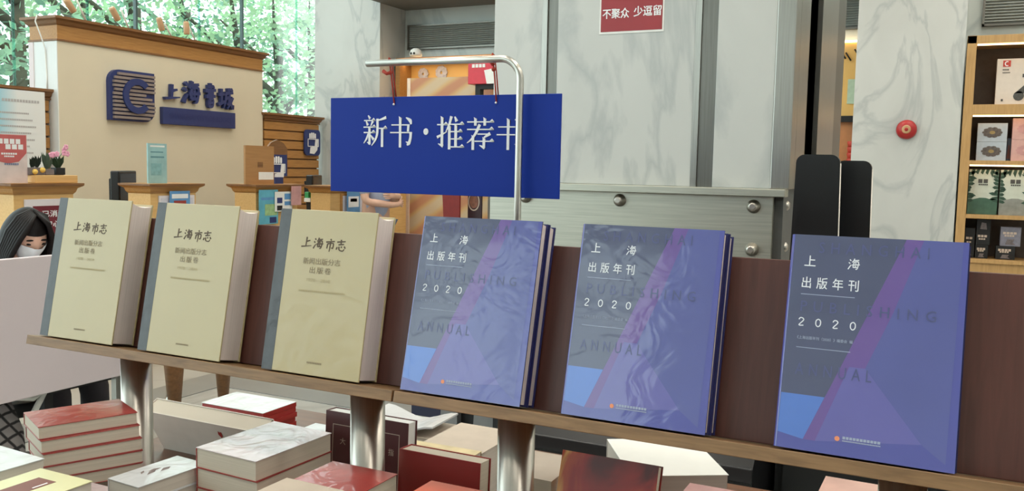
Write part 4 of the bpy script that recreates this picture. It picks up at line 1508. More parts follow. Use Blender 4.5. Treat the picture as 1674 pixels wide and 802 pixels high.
# tapered wooden table leg on a caster, far side of the racks
p = at(285, 610, X=-3.6)
t = thing('small_side_table', 'small wooden side table whose tapered leg shows below the rack', 'side table', (-3.6, p.y, 0), 0)
zt = 0.75
for dx, dy in ((0, 0), (-0.4, 0), (0, 0.35), (-0.4, 0.35)):
    mb = MB()
    zl = at(285, 640, X=-3.6).z
    mb.tube([(dx, dy, 0.16), (dx, dy, 0.42), (dx, dy, zt)], [0.028, 0.05, 0.062], 12)
    lg = mb.build('leg', m_oak_d, t)
    mb = MB()
    mb.ball((dx, dy, 0.075), (0.05, 0.05, 0.075), 12, 8)
    mb.tube([(dx, dy, 0.12), (dx, dy, 0.17)], 0.03, 10)
    mb.build('caster', m_steel, lg)
bx('table_top', (-0.46, -0.06, zt), (0.06, 0.41, zt + 0.03), m_oak, t, 0.004)

m_skin = pm('skin', (214, 172, 150), 0.5, var=0.04)
m_hair = pm('dark_hair', (20, 15, 15), 0.55, spec=0.25, var=0.3, scale=60, stretch=(8, 8, 1))
m_dress = pm('dark_uniform', (36, 32, 38), 0.8, var=0.08)
m_mask = pm('white_mask', (226, 230, 234), 0.7, var=0.03)


def skinned(name, verts, edges, mat, parent, sub=2):
    """verts: (x,y,z,r); first vertex is the root"""
    me = bpy.data.meshes.new(name)
    me.from_pydata([v[:3] for v in verts], edges, [])
    o = obj(name, me, mat, parent)
    sk = o.modifiers.new('skin', 'SKIN')
    sk.use_smooth_shade = True
    lay = me.skin_vertices[0].data
    for k, v in enumerate(verts):
        lay[k].radius = (v[3], v[3]) if len(v) < 5 else (v[3], v[4])
    lay[0].use_root = True
    sb = o.modifiers.new('sub', 'SUBSURF')
    sb.levels = sub
    sb.render_levels = sub
    return o


def finger_chains(verts, edges, wrist_i, palm, direction, up, side):
    """five separate fingers rooted in the palm: unequal, slightly curled"""
    d, u, s = Vector(direction).normalized(), Vector(up).normalized(), Vector(side).normalized()
    p = Vector(palm)
    pi = len(verts)
    verts.append((*p, 0.024))
    edges.append((wrist_i, pi))
    for k, ln in enumerate((0.062, 0.075, 0.07, 0.056)):
        a = p + d * 0.03 + s * (0.027 - 0.018 * k)
        b_ = a + d * ln * 0.55
        c = b_ + (d * 0.8 - u * 0.6) * ln * 0.45
        i = len(verts)
        verts += [(*a, 0.0095), (*b_, 0.0085), (*c, 0.007)]
        edges += [(pi, i), (i, i + 1), (i + 1, i + 2)]
    a = p - d * 0.01 + s * 0.03
    b_ = a + (d * 0.6 + s * 0.7) * 0.04
    c = b_ + (d * 0.9 + s * 0.1) * 0.028
    i = len(verts)
    verts += [(*a, 0.011), (*b_, 0.010), (*c, 0.008)]
    edges += [(pi, i), (i, i + 1), (i + 1, i + 2)]


def head_parts(t, c, yaw, pitch, hair_long=True, mask=True):
    """face details around a head centre c, looking along local +x turned by yaw and tipped down by pitch"""
    e = Euler((0, pitch, yaw))
    hm = Matrix.Translation(c) @ e.to_matrix().to_4x4()
    # head shape: sphere pulled into skull, jaw, nose
    mb = MB()
    mb.ball((0, 0, 0), (0.094, 0.075, 0.112), 28, 20)
    out = []
    for (x, y, z) in mb.v:
        if z < -0.02:
            k = (-0.02 - z) / 0.09
            y *= 1 - 0.38 * k
            x = x * (1 - 0.18 * k) + 0.012 * k
        if x > 0.06 and abs(y) < 0.018 and -0.035 < z < 0.02:
            x += 0.018 * (1 - abs(y) / 0.018) * (1 - abs(z + 0.012) / 0.035 if abs(z + 0.012) < 0.035 else 0)
        out.append((x, y, z))
    mb.v = out
    for sy in (-1, 1):
        mb.ball((-0.008, sy * 0.075, -0.005), (0.018, 0.010, 0.03), 8, 6)
    hd = mb.build('head', m_skin, t)
    hd.matrix_local = hm
    for sy in (-1, 1):
        o = MB().ball((0.083, sy * 0.03, 0.008), (0.007, 0.013, 0.005), 8, 6).build('eye', m_hair, t)
        o.matrix_local = hm
        o = MB().ball((0.086, sy * 0.032, 0.03), (0.006, 0.018, 0.004), 8, 6).build('eyebrow', m_hair, t)
        o.matrix_local = hm
    if mask:
        mb = MB()
        mb.ball((0, 0, 0), (0.104, 0.078, 0.118), 28, 20)
        keep = []
        v2 = []
        for (x, y, z) in mb.v:
            if z < -0.02:
                k = (-0.02 - z) / 0.09
                y *= 1 - 0.30 * k
                x = x * (1 - 0.12 * k) + 0.012 * k
            v2.append((x + (0.012 if abs(y) < 0.02 and z > -0.05 else 0), y, z))
        f2 = []
        for f in mb.f:
            cz = sum(v2[i][2] for i in f) / len(f)
            cx_ = sum(v2[i][0] for i in f) / len(f)
            if -0.095 < cz < -0.008 and cx_ > 0.012:
                f2.append(f)
        mk = MB()
        mk.v, mk.f, mk.m, mk.sm = v2, f2, [0] * len(f2), [True] * len(f2)
        o = mk.build('face_mask', m_mask, t)
        o.matrix_local = hm
    # hair: cap with a parting and locks falling beside the face
    mb = MB()
    mb.ball((-0.012, 0, 0.012), (0.102, 0.088, 0.118), 30, 20)
    f2 = []
    for f in mb.f:
        cz = sum(mb.v[i][2] for i in f) / len(f)
        cx_ = sum(mb.v[i][0] for i in f) / len(f)
        if cz > 0.055 or cx_ < 0.035 - (0.05 if cz < 0 else 0):
            f2.append(f)
    mb.f, mb.m, mb.sm = f2, [0] * len(f2), [True] * len(f2)
    if hair_long:
        i0, f0 = len(mb.v), len(mb.f)
        lg = MB()
        lg.ball((-0.028, 0, -0.045), (0.108, 0.104, 0.178), 32, 22)
        fl = [f for f in lg.f if not (sum(lg.v[i][0] for i in f) / len(f) > 0.028 and sum(lg.v[i][2] for i in f) / len(f) < 0.05)]
        mb.v += lg.v
        mb.f += [[i0 + i for i in f] for f in fl]
        mb.m += [0] * len(fl)
        mb.sm += [True] * len(fl)
        for sy in (-1, 1):
            for k in range(7):
                q = k / 6
                mb.tube([(0.035 - 0.05 * q, sy * 0.006, 0.134 - 0.004 * q), (0.074 - 0.075 * q, sy * (0.040 + 0.02 * q), 0.108), (0.080 - 0.085 * q, sy * (0.074 + 0.016 * q), 0.035), (0.064 - 0.075 * q, sy * (0.090 + 0.01 * q), -0.06), (0.045 - 0.07 * q, sy * 0.088, -0.15), (0.035 - 0.06 * q, sy * 0.080, -0.22)], [0.008, 0.0125, 0.0135, 0.0135, 0.012, 0.005], 8)
    o = mb.build('hair', m_hair, t)
    o.matrix_local = hm
    return hd


# seated woman, face turned down to her desk
t = thing('person', 'seated person with long dark hair and white face mask, looking down', 'person', (-4.0, 2.72, 0))
verts = [(0, 0, 0.52, 0.13, 0.15), (0, 0, 0.72, 0.11, 0.13), (0.01, 0, 0.88, 0.10, 0.15), (0.03, 0, 0.965, 0.055, 0.06), (0.07, 0, 1.03, 0.05), (0.12, 0, 1.08, 0.052)]
edges = [(0, 1), (1, 2), (2, 3), (3, 4), (4, 5)]
for s in (-1, 1):
    i = len(verts)
    verts += [(0.02, s * 0.16, 0.90, 0.052), (0.06, s * 0.22, 0.70, 0.042), (0.30, s * 0.17, 0.775, 0.032), (0.38, s * 0.15, 0.785, 0.024)]
    edges += [(2, i), (i, i + 1), (i + 1, i + 2), (i + 2, i + 3)]
    finger_chains(verts, edges, i + 3, (0.43, s * 0.14, 0.785), (1, -0.2 * s, 0), (0, 0, 1), (0, -s, 0))
    j = len(verts)
    verts += [(0.05, s * 0.09, 0.5, 0.085), (0.45, s * 0.10, 0.50, 0.06), (0.45, s * 0.10, 0.10, 0.04), (0.47, s * 0.10, 0.04, 0.035), (0.58, s * 0.10, 0.03, 0.03)]
    edges += [(0, j), (j, j + 1), (j + 1, j + 2), (j + 2, j + 3), (j + 3, j + 4)]
skinned('body', verts, edges, m_skin, t, 1)
cv = [(0, 0, 0.50, 0.15, 0.17), (0, 0, 0.72, 0.125, 0.145), (0.01, 0, 0.88, 0.115, 0.165), (0.02, 0, 0.94, 0.085, 0.1)]
ce = [(0, 1), (1, 2), (2, 3)]
for s in (-1, 1):
    i = len(cv)
    cv += [(0.02, s * 0.165, 0.90, 0.066), (0.06, s * 0.225, 0.70, 0.056), (0.29, s * 0.172, 0.775, 0.046)]
    ce += [(2, i), (i, i + 1), (i + 1, i + 2)]
    j = len(cv)
    cv += [(0.05, s * 0.09, 0.5, 0.10), (0.46, s * 0.10, 0.5, 0.075), (0.455, s * 0.10, 0.12, 0.055)]
    ce += [(0, j), (j, j + 1), (j + 1, j + 2)]
skinned('uniform', cv, ce, m_dress, t, 1)
head_parts(t, Vector((0.155, -0.005, 1.135)), math.radians(-10), math.radians(27))
t = thing('office_stool', 'dark round stool under the seated person', 'stool', (-4.0, 2.72, 0))
MB().lathe([(0.19, 0.0), (0.19, 0.02), (0.03, 0.035)], 20).build('base', m_blackm, t)
MB().tube([(0, 0, 0.02), (0, 0, 0.3)], 0.03, 10).build('stem', m_steel, t)
MB().lathe([(0.19, 0.29), (0.2, 0.31), (0.2, 0.34), (0.18, 0.355)], 24).build('seat', m_blackm, t)

# visitor standing at the cash desk, mostly behind the hanging sign
m_shirt = pm('pale_blue_shirt', (168, 178, 204), 0.8, var=0.06)
m_trous = pm('grey_blue_trousers', (84, 96, 116), 0.8, var=0.06)
p = at(614, 335, X=-4.9)
t = thing('person', 'person in pale blue shirt with folded arms behind the hanging sign', 'person', (-4.9, p.y, 0))
verts = [(0, 0, 0.95, 0.11, 0.14), (0, 0, 1.15, 0.10, 0.13), (0, 0, 1.36, 0.10, 0.16), (0, 0, 1.46, 0.055), (0.01, 0, 1.53, 0.05), (0.02, 0, 1.58, 0.052)]
edges = [(0, 1), (1, 2), (2, 3), (3, 4), (4, 5)]
cv = [(0, 0, 0.93, 0.12, 0.15), (0, 0, 1.15, 0.115, 0.145), (0, 0, 1.36, 0.115, 0.175), (0, 0, 1.43, 0.075)]
ce = [(0, 1), (1, 2), (2, 3)]
tv, te = [(0, 0, 0.96, 0.125, 0.15)], []
for s in (-1, 1):
    i = len(verts)
    verts += [(0, s * 0.18, 1.40, 0.055), (0.04, s * 0.23, 1.16, 0.045), (0.22, s * 0.06, 1.17 + 0.04 * s, 0.034), (0.24, -s * 0.02, 1.175 + 0.04 * s, 0.026)]
    edges += [(2, i), (i, i + 1), (i + 1, i + 2), (i + 2, i + 3)]
    finger_chains(verts, edges, i + 3, (0.235, -s * 0.07, 1.18 + 0.04 * s), (-0.2, -s, 0), (1, 0, 0), (0, 0, 1))
    i = len(cv)
    cv += [(0, s * 0.185, 1.40, 0.07), (0.035, s * 0.232, 1.21, 0.062)]
    ce += [(2, i), (i, i + 1)]
    i = len(verts)
    verts += [(0, s * 0.09, 0.88, 0.085), (0.02, s * 0.10, 0.48, 0.055), (0, s * 0.10, 0.10, 0.04), (0.02, s * 0.10, 0.04, 0.036), (0.13, s * 0.11, 0.03, 0.03)]
    edges += [(0, i), (i, i + 1), (i + 1, i + 2), (i + 2, i + 3), (i + 3, i + 4)]
    i = len(tv)
    tv += [(0, s * 0.09, 0.88, 0.10), (0.02, s * 0.10, 0.48, 0.075), (0, s * 0.10, 0.10, 0.065)]
    te += [(0, i), (i, i + 1), (i + 1, i + 2)]
skinned('body', verts, edges, m_skin, t, 1)
skinned('shirt', cv, ce, m_shirt, t, 1)
skinned('trousers', tv, te, m_trous, t, 1)
head_parts(t, Vector((0.03, 0, 1.65)), 0.3, 0.1, False, False)

# ================================================================== BEHIND THE PILLAR AND ALONG THE BACK WALL
m_warm = pm('warm_orange_back', (238, 190, 108), 0.5, var=0.06, scale=3)
m_led = glow('warm_led_strip', (255, 214, 160), 6.0)
t = thing('lit_alcove', 'warm orange lit shop alcove behind the hanging sign', 'alcove', (-6.12, 9.2, 0))
bx('back_panel', (0, 0.26, 0), (2.0, 0.29, 2.78), m_warm, t)
bx('side_panel', (0, 0, 0), (0.06, 0.26, 2.78), m_oak, t)
bx('side_panel', (1.94, 0, 0), (2.0, 0.26, 2.78), m_oak, t)
bx('top_panel', (0, 0, 2.74), (2.0, 0.28, 2.80), m_oak, t)
bx('light_strip', (0.06, -0.008, 2.755), (2.0, 0.0, 2.785), m_led, t)
bx('light_strip', (0.06, 0.06, 2.732), (1.94, 0.12, 2.739), m_led, t)
mdec = pm('pale_decal', (206, 202, 208), 0.5, var=0.15, scale=30)
for (x, z, r_) in ((0.24, 2.63, 0.075), (0.50, 2.64, 0.085)):
    mb = MB()
    for k in range(9):
        a = k * 2 * math.pi / 9
        mb.prism([(x + r_ * 0.6 * math.cos(a) + r_ * 0.4 * math.cos(q * math.pi / 5), z + r_ * 0.6 * math.sin(a) + r_ * 0.4 * math.sin(q * math.pi / 5)) for q in range(10)], 0.240 + 0.0012 * k, 0.26)
    mb.build('flower_decal', mdec, t)
bx('white_batten', (0.27, 0.235, 1.2), (0.30, 0.26, 2.45), m_white, t)
# camera dome above the alcove
p = at(676, 93, Y=9.05)
t = thing('camera_dome', 'small white camera dome above the lit alcove', 'camera', (p.x, 9.1, 2.80))
MB().lathe([(0.075, 0), (0.075, 0.03), (0.06, 0.07), (0.03, 0.09)], 18).build('dome', m_white, t)
MB().ball((-0.02, -0.07, 0.025), 0.014, 8, 6).build('lens', m_blackm, t)
MB().ball((0.02, -0.07, 0.025), 0.014, 8, 6).build('lens', m_blackm, t)
# poster panel with warm rays
x0, x1 = at(667, 330, Y=8.5).x, at(800, 330, Y=8.5).x
m_ray, nt, b = _base('warm_ray_print')
tc = nt.nodes.new('ShaderNodeTexCoord')
mp = nt.nodes.new('ShaderNodeMapping')
mp.inputs['Rotation'].default_value = (0, 0.55, 0)
wv = nt.nodes.new('ShaderNodeTexWave')
wv.inputs['Scale'].default_value = 1.1
wv.inputs['Distortion'].default_value = 2.0
wv.bands_direction = 'Z'
nt.links.new(tc.outputs['Object'], mp.inputs[0])
nt.links.new(mp.outputs[0], wv.inputs['Vector'])
r = _ramp(nt, wv.outputs['Fac'], [(0.1, lin((192, 136, 102))), (0.5, lin((206, 168, 118))), (0.9, lin((204, 182, 150)))])
nt.links.new(r.outputs['Color'], b.inputs['Base Color'])
t = thing('tall_poster', 'tall poster panel with warm ray pattern and pale edge behind the hanging sign', 'poster', (x0, 8.5, 0))
bx('panel', (0, 0, 0.0), (x1 - x0, 0.05, at(700, 127, Y=8.5).z), m_ray, t)
bx('edge_strip', (-0.02, -0.01, 0.0), (0.02, 0.06, at(700, 127, Y=8.5).z), pm('pale_edge', (236, 214, 192), 0.5), t)
# red carton on a black post
x0, x1 = at(765, 120, Y=8.2).x, at(822, 120, Y=8.2).x
z0, z1 = at(786, 137, Y=8.2).z, at(786, 99, Y=8.2).z
t = thing('red_box_sign', 'red box sign with a white corner on a black post', 'sign', (x0, 8.2, 0))
W = x1 - x0
m_rs = pm('bright_red', (206, 50, 66), 0.4, var=0.04)
bx('box', (0, 0, z0), (W, 0.14, z1), m_rs, t, 0.004)
mb = MB()
mb.prism([(W * 0.55, z0), (W, z0), (W, z0 + (z1 - z0) * 0.72), (W * 0.47, z0 + (z1 - z0) * 0.58)], -0.004, 0)
mb.build('white_corner', m_white, t)
print_bars([(W * 0.12, z1 - 0.07, W * 0.4, 0.035)], m_white, t, -0.004)
bx('post', (W * 0.18, 0.03, 0), (W * 0.32, 0.11, z0), m_blackm, t)
bx('arm', (W * 0.32, 0.03, z0 - 0.05), (W * 0.98, 0.11, z0), m_blackm, t)
# red banner and dark portrait poster lower down
x0, x1, x2, x3 = (at(q, 340, Y=6.2).x for q in (727, 751, 775, 796))
zt = at(740, 300, Y=6.2).z
t = thing('red_banner', 'deep red banner stand below the hanging blue sign', 'banner', (x0, 6.2, 0))
mb = MB()
mb.prism([(0.06, 0.03), (x1 - x0, 0.03), (x1 - x0, zt), (-0.03, zt)], 0, 0.02)
mb.build('cloth', pm('banner_red', (122, 28, 24), 0.6, var=0.08), t)
bx('foot', (-0.02, -0.1, 0), (x1 - x0 + 0.02, 0.12, 0.03), m_blackm, t)
t = thing('portrait_poster', 'dark poster with an oval portrait beside the red banner', 'poster', (x1 + 0.005, 6.33, 0))
W = x2 - x1 - 0.01
bx('board', (0, 0, 0), (W, 0.02, zt), pm('dark_plum', (50, 22, 30), 0.5, var=0.15, scale=6), t)
mb = MB()
zc = at(760, 330, Y=6.2).z
for k in range(24):
    a0, a1 = 2 * math.pi * k / 24, 2 * math.pi * (k + 1) / 24
    mb.prism([(W * 0.45 + 0.045 * math.cos(a0), zc + 0.065 * math.sin(a0)), (W * 0.45 + 0.052 * math.cos(a0), zc + 0.075 * math.sin(a0)), (W * 0.45 + 0.052 * math.cos(a1), zc + 0.075 * math.sin(a1)), (W * 0.45 + 0.045 * math.cos(a1), zc + 0.065 * math.sin(a1))], -0.003, 0)
mb.build('oval_ring', m_silver, t)
mb = MB()
mb.prism([(W * 0.45 + 0.04 * math.cos(q * math.pi / 9), zc + 0.055 * math.sin(q * math.pi / 9)) for q in range(18)], -0.002, 0)
mb.build('portrait', pm('portrait_brown', (130, 84, 66), 0.5, var=0.3, scale=30), t)
t = thing('grey_cabinet', 'grey metal cabinet edge between dark poster and steel pillar', 'cabinet', (x2 + 0.005, 6.42, 0))
bx('body', (0, 0, 0), (x3 - x2 + 0.3, 0.4, zt), pm('cabinet_grey', (134, 132, 128), 0.5, var=0.06), t, 0.004)
bx('door_edge', (0.05, -0.01, 0.05), (x3 - x2 + 0.25, 0, zt - 0.05), pm('cabinet_grey2', (122, 118, 114), 0.5, var=0.06), t)

# peg board seen through the gap
t = thing('peg_board', 'orange peg board with hanging tools between pillar and alarm column', 'peg board', (-1.75, 9.4, 0))
bx('board', (0, 0.05, 2.08), (0.95, 0.08, 2.80), m_warm, t)
bx('light_strip', (0, 0.03, 2.80), (0.95, 0.08, 2.82), m_led, t)
bx('lower_panel', (0, 0.06, 0), (0.95, 0.09, 2.02), pm('terracotta_panel', (196, 132, 84), 0.6, var=0.05), t)
bx('dark_rail', (0, 0.0, 2.02), (0.95, 0.08, 2.08), m_blackm, t)
bx('dark_stile', (0.88, 0.0, 0), (0.93, 0.08, 2.02), m_blackm, t)
hx = at(1400, 88, Y=9.4).x + 1.75
for dx, dz in ((-0.05, 0.0), (0.03, 0.03), (-0.1, 0.02)):
    MB().tube([(hx + dx, 0.02, 2.62 + dz), (hx + dx - 0.05, 0.03, 2.70 + dz)], 0.008, 6).build('tool', m_blackm, t)
px_ = at(1397, 150, Y=9.4).x + 1.75
bx('green_card', (px_ - 0.07, 0.035, 2.2), (px_ + 0.06, 0.05, 2.44), pm('mint_card', (190, 212, 186), 0.5, var=0.06), t)
p = at(1397, 255, Y=9.3)
t = thing('red_cups', 'column of red cups in the gap beside the alarm column', 'cups', (p.x - 0.02, 9.3, p.z - 0.08))
for k in range(4):
    MB().lathe([(0.045, 0), (0.055, 0.05), (0.05, 0.055)], 14).build('cup', pm('cup_red', (196, 70, 56), 0.5), t, (0, 0, 0.056 * k))
t = thing('cup_shelf', 'low dark shelf carrying the column of red cups', 'shelf', (p.x, 9.28, 0))
bx('top', (-0.15, -0.08, p.z - 0.105), (0.12, 0.12, p.z - 0.081), m_blackm, t)
bx('support', (-0.1, -0.04, 0), (0.08, 0.1, p.z - 0.105), m_blackm, t)

# fire alarm on the column
t = thing('fire_alarm', 'round red fire alarm on the white marble column', 'alarm', (-0.366, 8.9, 1.92), 0, None, (H, 0, 0))
m_al = pm('alarm_red', (168, 34, 34), 0.35, var=0.05)
MB().lathe([(0.085, 0), (0.088, 0.02), (0.075, 0.045), (0.045, 0.058), (0.03, 0.06)], 28).build('dome', m_al, t)
MB().lathe([(0.04, 0.055), (0.038, 0.064), (0.03, 0.066)], 24).build('ring', pm('alarm_gold', (190, 150, 110), 0.4), t)
MB().lathe([(0.018, 0.06), (0.014, 0.072), (0.006, 0.074)], 16).build('button', m_al, t)
# red notice on the pillar
x0, x1 = -1.208, -0.97
z0 = 2.016
t = thing('red_notice', 'red notice with white characters stuck high on the marble pillar', 'notice', (x0, PY, z0))
W = x1 - x0
m_rn = pm('notice_red', (150, 44, 50), 0.4, var=0.06, scale=8)
bx('white_sheet', (-0.006, -0.0015, -0.008), (W + 0.006, 0, 0.30), m_white, t)
s = bx('red_sheet', (0, -0.0025, 0), (W, -0.0015, 0.295), m_rn, t)
text('不聚众', 0.006, 0.047, 0.105, 0.038, m_signwhite, s, -0.0032, 0.022)
text('少逗留', 0.128, 0.050, 0.107, 0.038, m_signwhite, s, -0.0032, 0.022)
mb = MB()
mb.prism([(W * 0.5 + 0.075 * math.cos(q * math.pi / 14), 0.196 + 0.075 * math.sin(q * math.pi / 14)) for q in range(28)], -0.0035, -0.0025)
mb.build('pale_disc', pm('disc_grey', (178, 166, 160), 0.5), s)

# ---- black panels and cabinets behind the racks
def black_panel(label, pts, y, edge=True):
    q = [at(px, py, Y=y) for px, py in pts]
    x0, x1, x2, x3 = q[0].x, q[1].x, q[2].x, q[3].x
    zt = q[0].z
    k = (q[3].x - q[1].x) / (q[1].z - q[3].z)
    t = thing('black_divider', label, 'panel', ((x0 + x1) / 2, y, 0))
    cx = (x0 + x1) / 2
    w2 = (x1 - x0) / 2
    b2 = w2 + 0.03
    r_ = 0.025
    out = [(-b2, 0), (b2, 0)]
    for a in range(6):
        th = math.radians(90 * a / 5)
        out.append((w2 - r_ + r_ * math.cos(th), zt - r_ + r_ * math.sin(th)))
    for a in range(6):
        th = math.radians(90 + 90 * a / 5)
        out.append((-w2 + r_ + r_ * math.cos(th), zt - r_ + r_ * math.sin(th)))
    MB().prism(out, 0, 0.03).build('slab', m_black, t)
    mb = MB()
    mb.tube([(b2 + 0.001, 0.0, 0.0), (w2 + 0.002, 0.0, zt - r_)], 0.0022, 6)
    mb.build('edge_trim', m_steel, t)
    bx('foot', (-b2 - 0.01, -0.03, 0), (b2 + 0.01, 0.09, 0.02), m_blackm, t)
    return t


black_panel('tall black round cornered panel next to the steel pillar base', ((1302, 252), (1374, 252), (1302, 385), (1384, 385)), 2.75)
black_panel('black round cornered panel in front of the white alarm column', ((1366, 262), (1426, 262), (1366, 385), (1440, 385)), 2.95)
t = thing('black_cabinet', 'low black glossy cabinet with a slanted edge behind the racks', 'cabinet', (-0.92, 2.0, 0))
mb = MB()
pr = [(0.0, 0.0), (0.0, 0.815), (-0.0, 0.83), (0.03, 0.858), (0.5, 0.858), (0.5, 0.0)]
mb2 = MB()
n = len(pr)
i = len(mb2.v)
mb2.v += [(0, y, z) for y, z in pr] + [(0.56, y, z) for y, z in pr]
mb2.f.append(list(range(n)))
mb2.f.append([n + k for k in reversed(range(n))])
for k in range(n):
    j = (k + 1) % n
    mb2.f.append([j, k, n + k, n + j])
mb2.m = [0] * len(mb2.f)
mb2.sm = [False] * len(mb2.f)
mb2.build('body', m_black, t)
bx('top_rail', (0, -0.012, 0.80), (0.56, 0, 0.835), pm('dark_grey_gloss', (52, 52, 54), 0.3), t, 0.003)
t = thing('black_cabinet', 'deep black box standing in the dark beyond the glossy cabinet', 'cabinet', (-0.35, 2.25, 0))
bx('body', (0, 0, 0), (1.3, 0.4, 0.86), m_blackm, t)
bx('front', (0.02, -0.012, 0.03), (1.28, 0, 0.83), m_black, t)
# grey pedestal with black feet, navy skirt
p = at(765, 690, Y=2.6)
t = thing('grey_pedestal', 'grey two legged pedestal glimpsed under the rack ledge', 'pedestal', (p.x, 2.6, 0))
for dx, w_ in ((-0.075, 0.08), (0.06, 0.09)):
    mb = MB()
    mb.prism([(dx - w_ / 2 - 0.03, 0), (dx + w_ / 2, 0), (dx + w_ / 2 - 0.01, 0.75), (dx - w_ / 2 + 0.012, 0.75)], 0, 0.1)
    mb.build('leg', pm('pedestal_grey', (124, 124, 124), 0.5, var=0.04), t)
bx('dark_core', (-0.05, 0.03, 0), (0.03, 0.09, 0.75), m_blackm, t)
bx('black_side', (0.105, -0.02, 0), (0.24, 0.12, 0.76), m_blackm, t)
bx('head_plate', (-0.12, -0.02, 0.75), (0.15, 0.12, 0.78), m_blackm, t)
a = at(672, 677, Y=2.9)
b_ = at(717, 664, Y=2.9)
t = thing('navy_box', 'navy blue box corner just under the rack ledge joint', 'box', (a.x, 2.9, 0))
bx('post', (0.05, 0.05, 0), (0.1, 0.1, a.z), m_blackm, t)
bx('box', (0, 0, a.z), (0.15, 0.3, a.z + 0.25), pm('navy', (22, 26, 56), 0.5), t, 0.003)

# ================================================================== TOY SHELF ON THE RIGHT
CY0 = 8.9
cas = thing('toy_shelf', 'tall oak shelf with lit compartments of boxed toys', 'shelf', (0.085, CY0, 0))
m_case = wood('case_oak', (196, 156, 102), (172, 134, 84), 5, (12, 12, 1))
bx('side_panel', (0, 0, 0), (0.075, 0.45, 2.74), m_case, cas, 0.003)
bx('side_panel', (1.5, 0, 0), (1.575, 0.45, 2.74), m_case, cas, 0.003)
bx('back_panel', (0.075, 0.42, 0), (1.5, 0.45, 2.74), pm('dark_case_back', (86, 74, 66), 0.6, var=0.1), cas)
bx('top_panel', (0.0, 0, 2.67), (1.575, 0.45, 2.74), m_case, cas, 0.003)
SZ = (2.05, 1.615, 1.135, 0.74)
for z in SZ:
    bx('shelf_board', (0.075, 0, z), (1.5, 0.42, z + (0.09 if z == 2.05 else 0.035)), m_case, cas, 0.002)
for z in (2.655, 2.035, 1.60):
    bx('light_strip', (0.08, 0.01, z), (1.5, 0.03, z + 0.012), m_led, cas)
bx('plinth', (0.075, 0.02, 0), (1.5, 0.42, 0.74), m_case, cas)


def carton(label, px0, px1, z0, hgt, depth, mat, y=9.0, group=None):
    p = at(px0, 230, Y=y)
    q = at(px1, 230, Y=y)
    t = thing('toy_box', label, 'box', (max(p.x, 0.166), y, z0), 0, group)
    W = q.x - max(p.x, 0.166)
    bd = bx('carton', (0, 0, 0), (W, depth, hgt), mat, t, 0.002)
    return t, bd, W, hgt


m_grey1 = pm('model_dark_grey', (74, 74, 72), 0.5, var=0.25, scale=40)
t, bd, W, hg = carton('white box printed with a dark armoured vehicle on the top shelf', 1622, 1720, 2.142, 0.40, 0.12, pm('box_white_warm', (214, 202, 190), 0.5, var=0.03))
mb = MB()
for k in range(6):
    cx_ = 0.18 + 0.085 * k
    cz_ = 0.075 - 0.004 * k
    mb.prism([(cx_ + 0.042 * math.cos(q * math.pi / 6), cz_ + 0.042 * math.sin(q * math.pi / 6)) for q in range(12)], -0.003, 0)
mb.prism([(0.15, 0.10), (0.62, 0.09), (0.62, 0.19), (0.42, 0.22), (0.24, 0.19)], -0.003, 0)
mb.prism([(0.27, 0.18), (0.62, 0.19), (0.62, 0.29), (0.46, 0.31), (0.30, 0.26)], -0.0035, 0)
mb.prism([(0.20, 0.235), (0.32, 0.245), (0.32, 0.275), (0.20, 0.265)], -0.003, 0)
mb.build('vehicle_print', m_grey1, bd)
mb = MB()
mb.prism([(0.045, 0.33), (0.105, 0.33), (0.105, 0.385), (0.045, 0.385)], -0.003, 0)
lg = mb.build('red_logo', pm('logo_red', (186, 66, 56), 0.5), bd)
mb = MB()
for k in range(9):
    a0, a1 = math.radians(60 + 240 * k / 9), math.radians(60 + 240 * (k + 1) / 9)
    mb.prism([(0.077 + 0.012 * math.cos(a0), 0.357 + 0.014 * math.sin(a0)), (0.077 + 0.02 * math.cos(a0), 0.357 + 0.022 * math.sin(a0)), (0.077 + 0.02 * math.cos(a1), 0.357 + 0.022 * math.sin(a1)), (0.077 + 0.012 * math.cos(a1), 0.357 + 0.014 * math.sin(a1))], -0.0045, -0.003)
mb.build('logo_curve', m_signwhite, lg)
print_bars([(0.045, 0.30, 0.05, 0.01), (0.045, 0.275, 0.06, 0.008), (0.045, 0.03, 0.02, 0.02)], m_grey1, bd, -0.003)


def rosette(bd, cx_, cz_, r_, mt, mc):
    mb = MB()
    for k in range(10):
        a = k * 2 * math.pi / 10
        mb.prism([(cx_ + r_ * 0.75 * math.cos(a) + r_ * 0.3 * math.cos(q * math.pi / 4), cz_ + 0.6 * (r_ * 0.75 * math.sin(a) + r_ * 0.3 * math.sin(q * math.pi / 4))) for q in range(8)], -0.002 - 0.0001 * k, 0)
    mb.prism([(cx_ + r_ * 0.7 * math.cos(q * math.pi / 6), cz_ + r_ * 0.45 * math.sin(q * math.pi / 6)) for q in range(12)], -0.0035, 0)
    o = mb.build('rosette_print', mt, bd)
    mb = MB()
    mb.prism([(cx_ + r_ * 0.3 * math.cos(q * math.pi / 4), cz_ + r_ * 0.2 * math.sin(q * math.pi / 4)) for q in range(8)], -0.005, -0.0035)
    mb.build('gold_print', mc, o)


